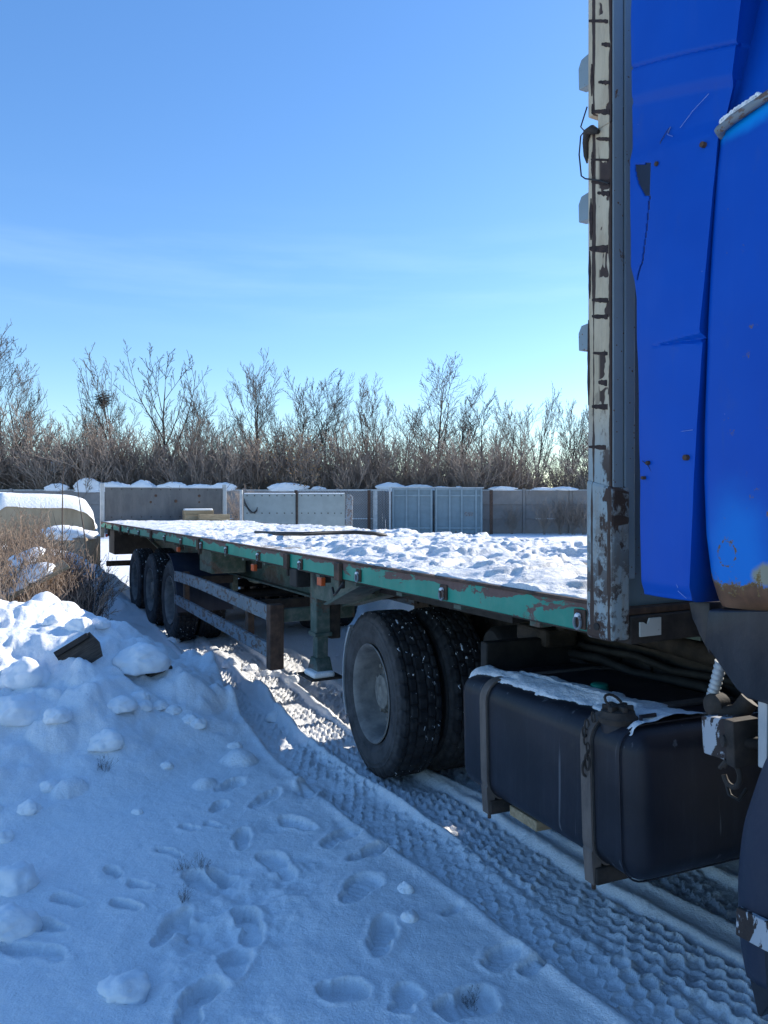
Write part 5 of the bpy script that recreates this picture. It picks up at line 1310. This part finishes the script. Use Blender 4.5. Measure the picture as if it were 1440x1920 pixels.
def place_tree(me, name, pos, sc, rz, label, group, cat='tree', tilt=0.0):
    r = empty(name, pos, rz, label, cat, group); r.scale = sc if hasattr(sc, '__len__') else (sc, sc, sc); r.rotation_euler = (tilt, 0, rz)
    for m in me:
        if m is not None: link(m.name.split('.')[0], m, r)
    return r
TALL = [make_tree(100 + k, 10.0, 'tall') for k in range(3)]
FORK = [make_tree(200 + k, 10.0, 'fork') for k in range(2)]
BUSHY = [make_tree(300 + k, 8.0, 'bushy') for k in range(3)]
G_T = 'bare trees beyond the fence'
def tree_at(px, top, d, me, H0, label, group, wide=1.0, rz=0.0):
    p = at_depth(px, 945, d); H = CAM_H + (HOR - top) * d / F_PX; s_ = H / H0
    return place_tree(me, 'bare_tree', (p.x, d, 0), (s_ * wide, s_ * wide, s_), rz, label, group)
nest_t = tree_at(213, 645, 47.5, FORK[0], 10.0, 'dark forked bare tree carrying a round bird nest', None, .85, .6)
tree_at(298, 632, 49, FORK[1], 10.0, 'bare tree with wide open V-shaped limbs next to the nest tree', None, 1.0, 2.2)
tree_at(820, 655, 48, TALL[0], 10.0, 'tallest bare tree, straight trunk with fine spreading crown, behind the steel gates', None, 1.0, .4)
tree_at(1010, 715, 49, FORK[0], 10.0, 'bare tree with thick upright limbs near the headboard post', None, .75, 2.6)
nest = link('bird_nest', None); bpy.data.objects.remove(nest)
lead = [v.co.copy() for v in FORK[0][0].vertices[:50]]
best = min(lead, key=lambda c: abs(c.z - 6.9)); k_ = nest_t.scale
pn = Vector(nest_t.location) + Matrix.Rotation(.6, 3, 'Z') @ Vector((best.x * k_[0], best.y * k_[1], best.z * k_[2])); pn.z += .12; S_ = Segs(); rr = random.Random(8)
for k in range(260):
    a = Vector((rr.gauss(0, .22), rr.gauss(0, .2), rr.gauss(0, .24))); d = Vector((rr.gauss(0, 1), rr.gauss(0, 1), rr.gauss(0, .5))).normalized() * .22
    S_.add([a - d, a + d], [.014, .010])
o = link('bird_nest', S_.mesh('bird_nest', BARK)); o.location = pn; tag(o, 'round nest of sticks high in the forked tree', 'nest')
LAB_T = 'slender bare winter tree with fine grey twigs standing in the thicket'
rr = random.Random(21)
for i, (px, top, d, st) in enumerate(((5, 612, 46, 0), (55, 668, 48, 2), (-45, 600, 47, 0), (95, 765, 50, 1), (135, 770, 51, 2), (172, 750, 50, 1), (255, 745, 52, 2), (335, 712, 53, 0), (372, 716, 52, 2), (400, 750, 55, 1),
        (440, 768, 52, 2), (480, 690, 50, 0), (508, 668, 49, 2), (548, 690, 50, 1), (575, 722, 52, 2), (612, 695, 49, 0), (645, 722, 51, 2), (700, 695, 50, 1), (728, 730, 52, 2), (765, 745, 54, 1),
        (865, 700, 52, 2), (905, 712, 50, 1), (945, 742, 53, 2), (975, 750, 54, 0), (1045, 745, 52, 2), (1078, 748, 50, 1), (1120, 740, 51, 2), (1170, 720, 50, 0), (1240, 735, 52, 1), (-110, 640, 49, 1),
        (660, 760, 57, 2), (790, 765, 58, 0), (885, 770, 57, 1), (1005, 770, 58, 2), (455, 770, 57, 0), (310, 775, 58, 1), (190, 780, 58, 2), (550, 765, 58, 1), (845, 760, 57, 2), (930, 778, 58, 0), (720, 775, 58, 1), (1060, 778, 58, 2))):
    me, H0 = ((TALL[i % 3], 10.0), (BUSHY[i % 3], 8.0), (BUSHY[(i + 1) % 3], 8.0))[st]
    tree_at(px, top, d, me, H0, ('slender bare tree ' if st == 0 else 'twiggy spreading bare tree ') + behind(px), G_T, rr.uniform(.8, 1.1), rr.uniform(0, 6.28))
SHRUB = [make_shrub(400 + k, 4.0, 20) for k in range(4)]
LEAFY = make_shrub(450, 4.0, 22, leaves=900)
for i in range(84):
    px = -110 + 1330 * (i / 83.0) + rr.uniform(-12, 12); d = (43.6, 45.2, 47.0)[i % 3] + rr.uniform(-.4, .6)
    top = 832 + rr.uniform(-55, 40) - (14 if px < 560 else -18)
    H = CAM_H + (HOR - top) * d / F_PX; p = at_depth(px, 945, d)
    leafy = 478 < px < 590 and i % 2 == 0
    if leafy: place_tree(LEAFY, 'leafy_shrub', (p.x, d, 0), H / 4.0, rr.uniform(0, 6.28), 'shrub still holding rusty dry leaves among the bare thicket', 'leafy shrubs in the thicket', 'shrub')
    else: place_tree(SHRUB[i % 4], 'bare_shrub', (p.x, d, 0), (H / 4.0 * 1.15, H / 4.0, H / 4.0), rr.uniform(0, 6.28), 'bushy brown thicket shrub ' + behind(px), 'bare shrubs behind the fence', 'shrub')
for px, d, H in ((1020, 40.6, 2.0), (1050, 40.8, 2.3), (1075, 40.6, 2.2), (960, 41.2, 1.8), (470, 36, 2.6), (445, 37, 2.4), (1095, 40.4, 2.4)):
    p = at_depth(px, 945, d)
    place_tree(SHRUB[int(px) % 4], 'small_shrub', (p.x, d, 0), H / 4.0, px, 'small bare shrub growing in front of the concrete fence', 'small shrubs before the fence', 'shrub')

rr2 = random.Random(77)
for i in range(26):                               # the thicket goes on past both edges of the view
    px = (-130 - 26 * i) if i < 13 else (1235 + 40 * (i - 13)); d = 44 + rr2.uniform(0, 3.5); p = at_depth(px, 945, d)
    place_tree(SHRUB[i % 4], 'bare_shrub', (p.x, d, 0), rr2.uniform(1.1, 1.6), rr2.uniform(0, 6.28), 'bushy brown thicket shrub ' + behind(px), 'bare shrubs behind the fence', 'shrub')
    if i % 2: tree_at(px + 10, rr2.uniform(690, 770), d + 4, BUSHY[i % 3], 8.0, 'twiggy spreading bare tree ' + behind(px), G_T, rr2.uniform(.85, 1.1), rr2.uniform(0, 6.28))

# dry weeds by the concrete block
def make_weed(seed, H, n, mat, droop=0.02, tuft=True):
    rr = random.Random(seed); S = [Segs(), Segs()]
    cfg = dict(n=[6, 4, 3], up=[-.01, .04, .02], wob=.20, taper=.8, rmin=.0022, trunk_lev=2, nb=[7, 3, 0], start=[.35, .2, 0], ang=[32, 34, 30], len=[.30, .35], rr=.6)
    for k in range(n):
        d = rdir(rr, Vector((0, 0, 1)), R(rr.uniform(2, 30)), 0)
        grow(rr, Vector((rr.gauss(0, .10), rr.gauss(0, .10), -.05)), d, H * rr.uniform(.55, 1.05), .0042, 0, 2, S, cfg)
    return (S[0].mesh('stalks', mat),)
WEEDS = [make_weed(500 + k, 0.9, 26, WEED) for k in range(3)]
DARKW = [make_weed(520 + k, 1.0, 16, STALK) for k in range(2)]
for i in range(34):
    px = rr.uniform(-40, 140); d = rr.uniform(7.4, 11.2); x = at_depth(px, 945, d).x
    place_tree(WEEDS[i % 3], 'dry_weed', (x, d, gz(x, d) - .02), rr.uniform(.8, 1.15) + (.3 if px < 50 else 0), rr.uniform(0, 6.28), 'tangled tawny dry weed growing before the concrete block', 'tawny weeds before the block', 'weed')
for i in range(12):
    px = rr.uniform(85, 205); d = rr.uniform(7.8, 11.0); x = at_depth(px, 945, d).x
    place_tree(DARKW[i % 2], 'dark_weed', (x, d, gz(x, d) - .02), rr.uniform(.6, 1.05), rr.uniform(0, 6.28), 'dark dry weed stalks standing in snow near the trailer wheels', 'dark weeds near the trailer wheels', 'weed')
for (p0, p1, p2, lab) in (((112, 1150), (117, 960), (121, 850), 'tall thin straight dry stalk rising over the concrete block'), ((172, 1150), (158, 1000), (140, 858), 'tall leaning dark stalk with a pale tip crossing the concrete block')):
    d = 8.6; a, b, c = at_depth(*p0, d), at_depth(*p1, d), at_depth(*p2, d)
    mb = MB().tube([a, a.lerp(b, .5) + Vector((.012, 0, 0)), b, b.lerp(c, .5) - Vector((.01, 0, 0)), c], [.011, .009, .007, .005, .002], 6)
    for k in range(5):
        q = a.lerp(b, .3 + .12 * k); sg = 1 if k % 2 else -1
        mb.tube([q, q + Vector((sg * .08, .02, .12)), q + Vector((sg * .12, .03, .27))], [.004, .003, .0015], 4)
    o = mb.build('tall_stalk', STALK, None, 60); tag(o, lab, 'stalk')
for i, (px, py) in enumerate(((195, 1447), (378, 1650), (345, 1690), (880, 1885), (345, 1640))):
    p = at_height(px, py, 0.1 if py < 1500 else 0.0); 
    z = gz(p.x, p.y); p = at_height(px, py, z)
    place_tree(DARKW[i % 2], 'grass_tuft', (p.x, p.y, gz(p.x, p.y) - .03), .10 if i else .14, i, 'tiny tuft of dead grass poking through the snow', 'grass tufts in the snow', 'grass tuft')
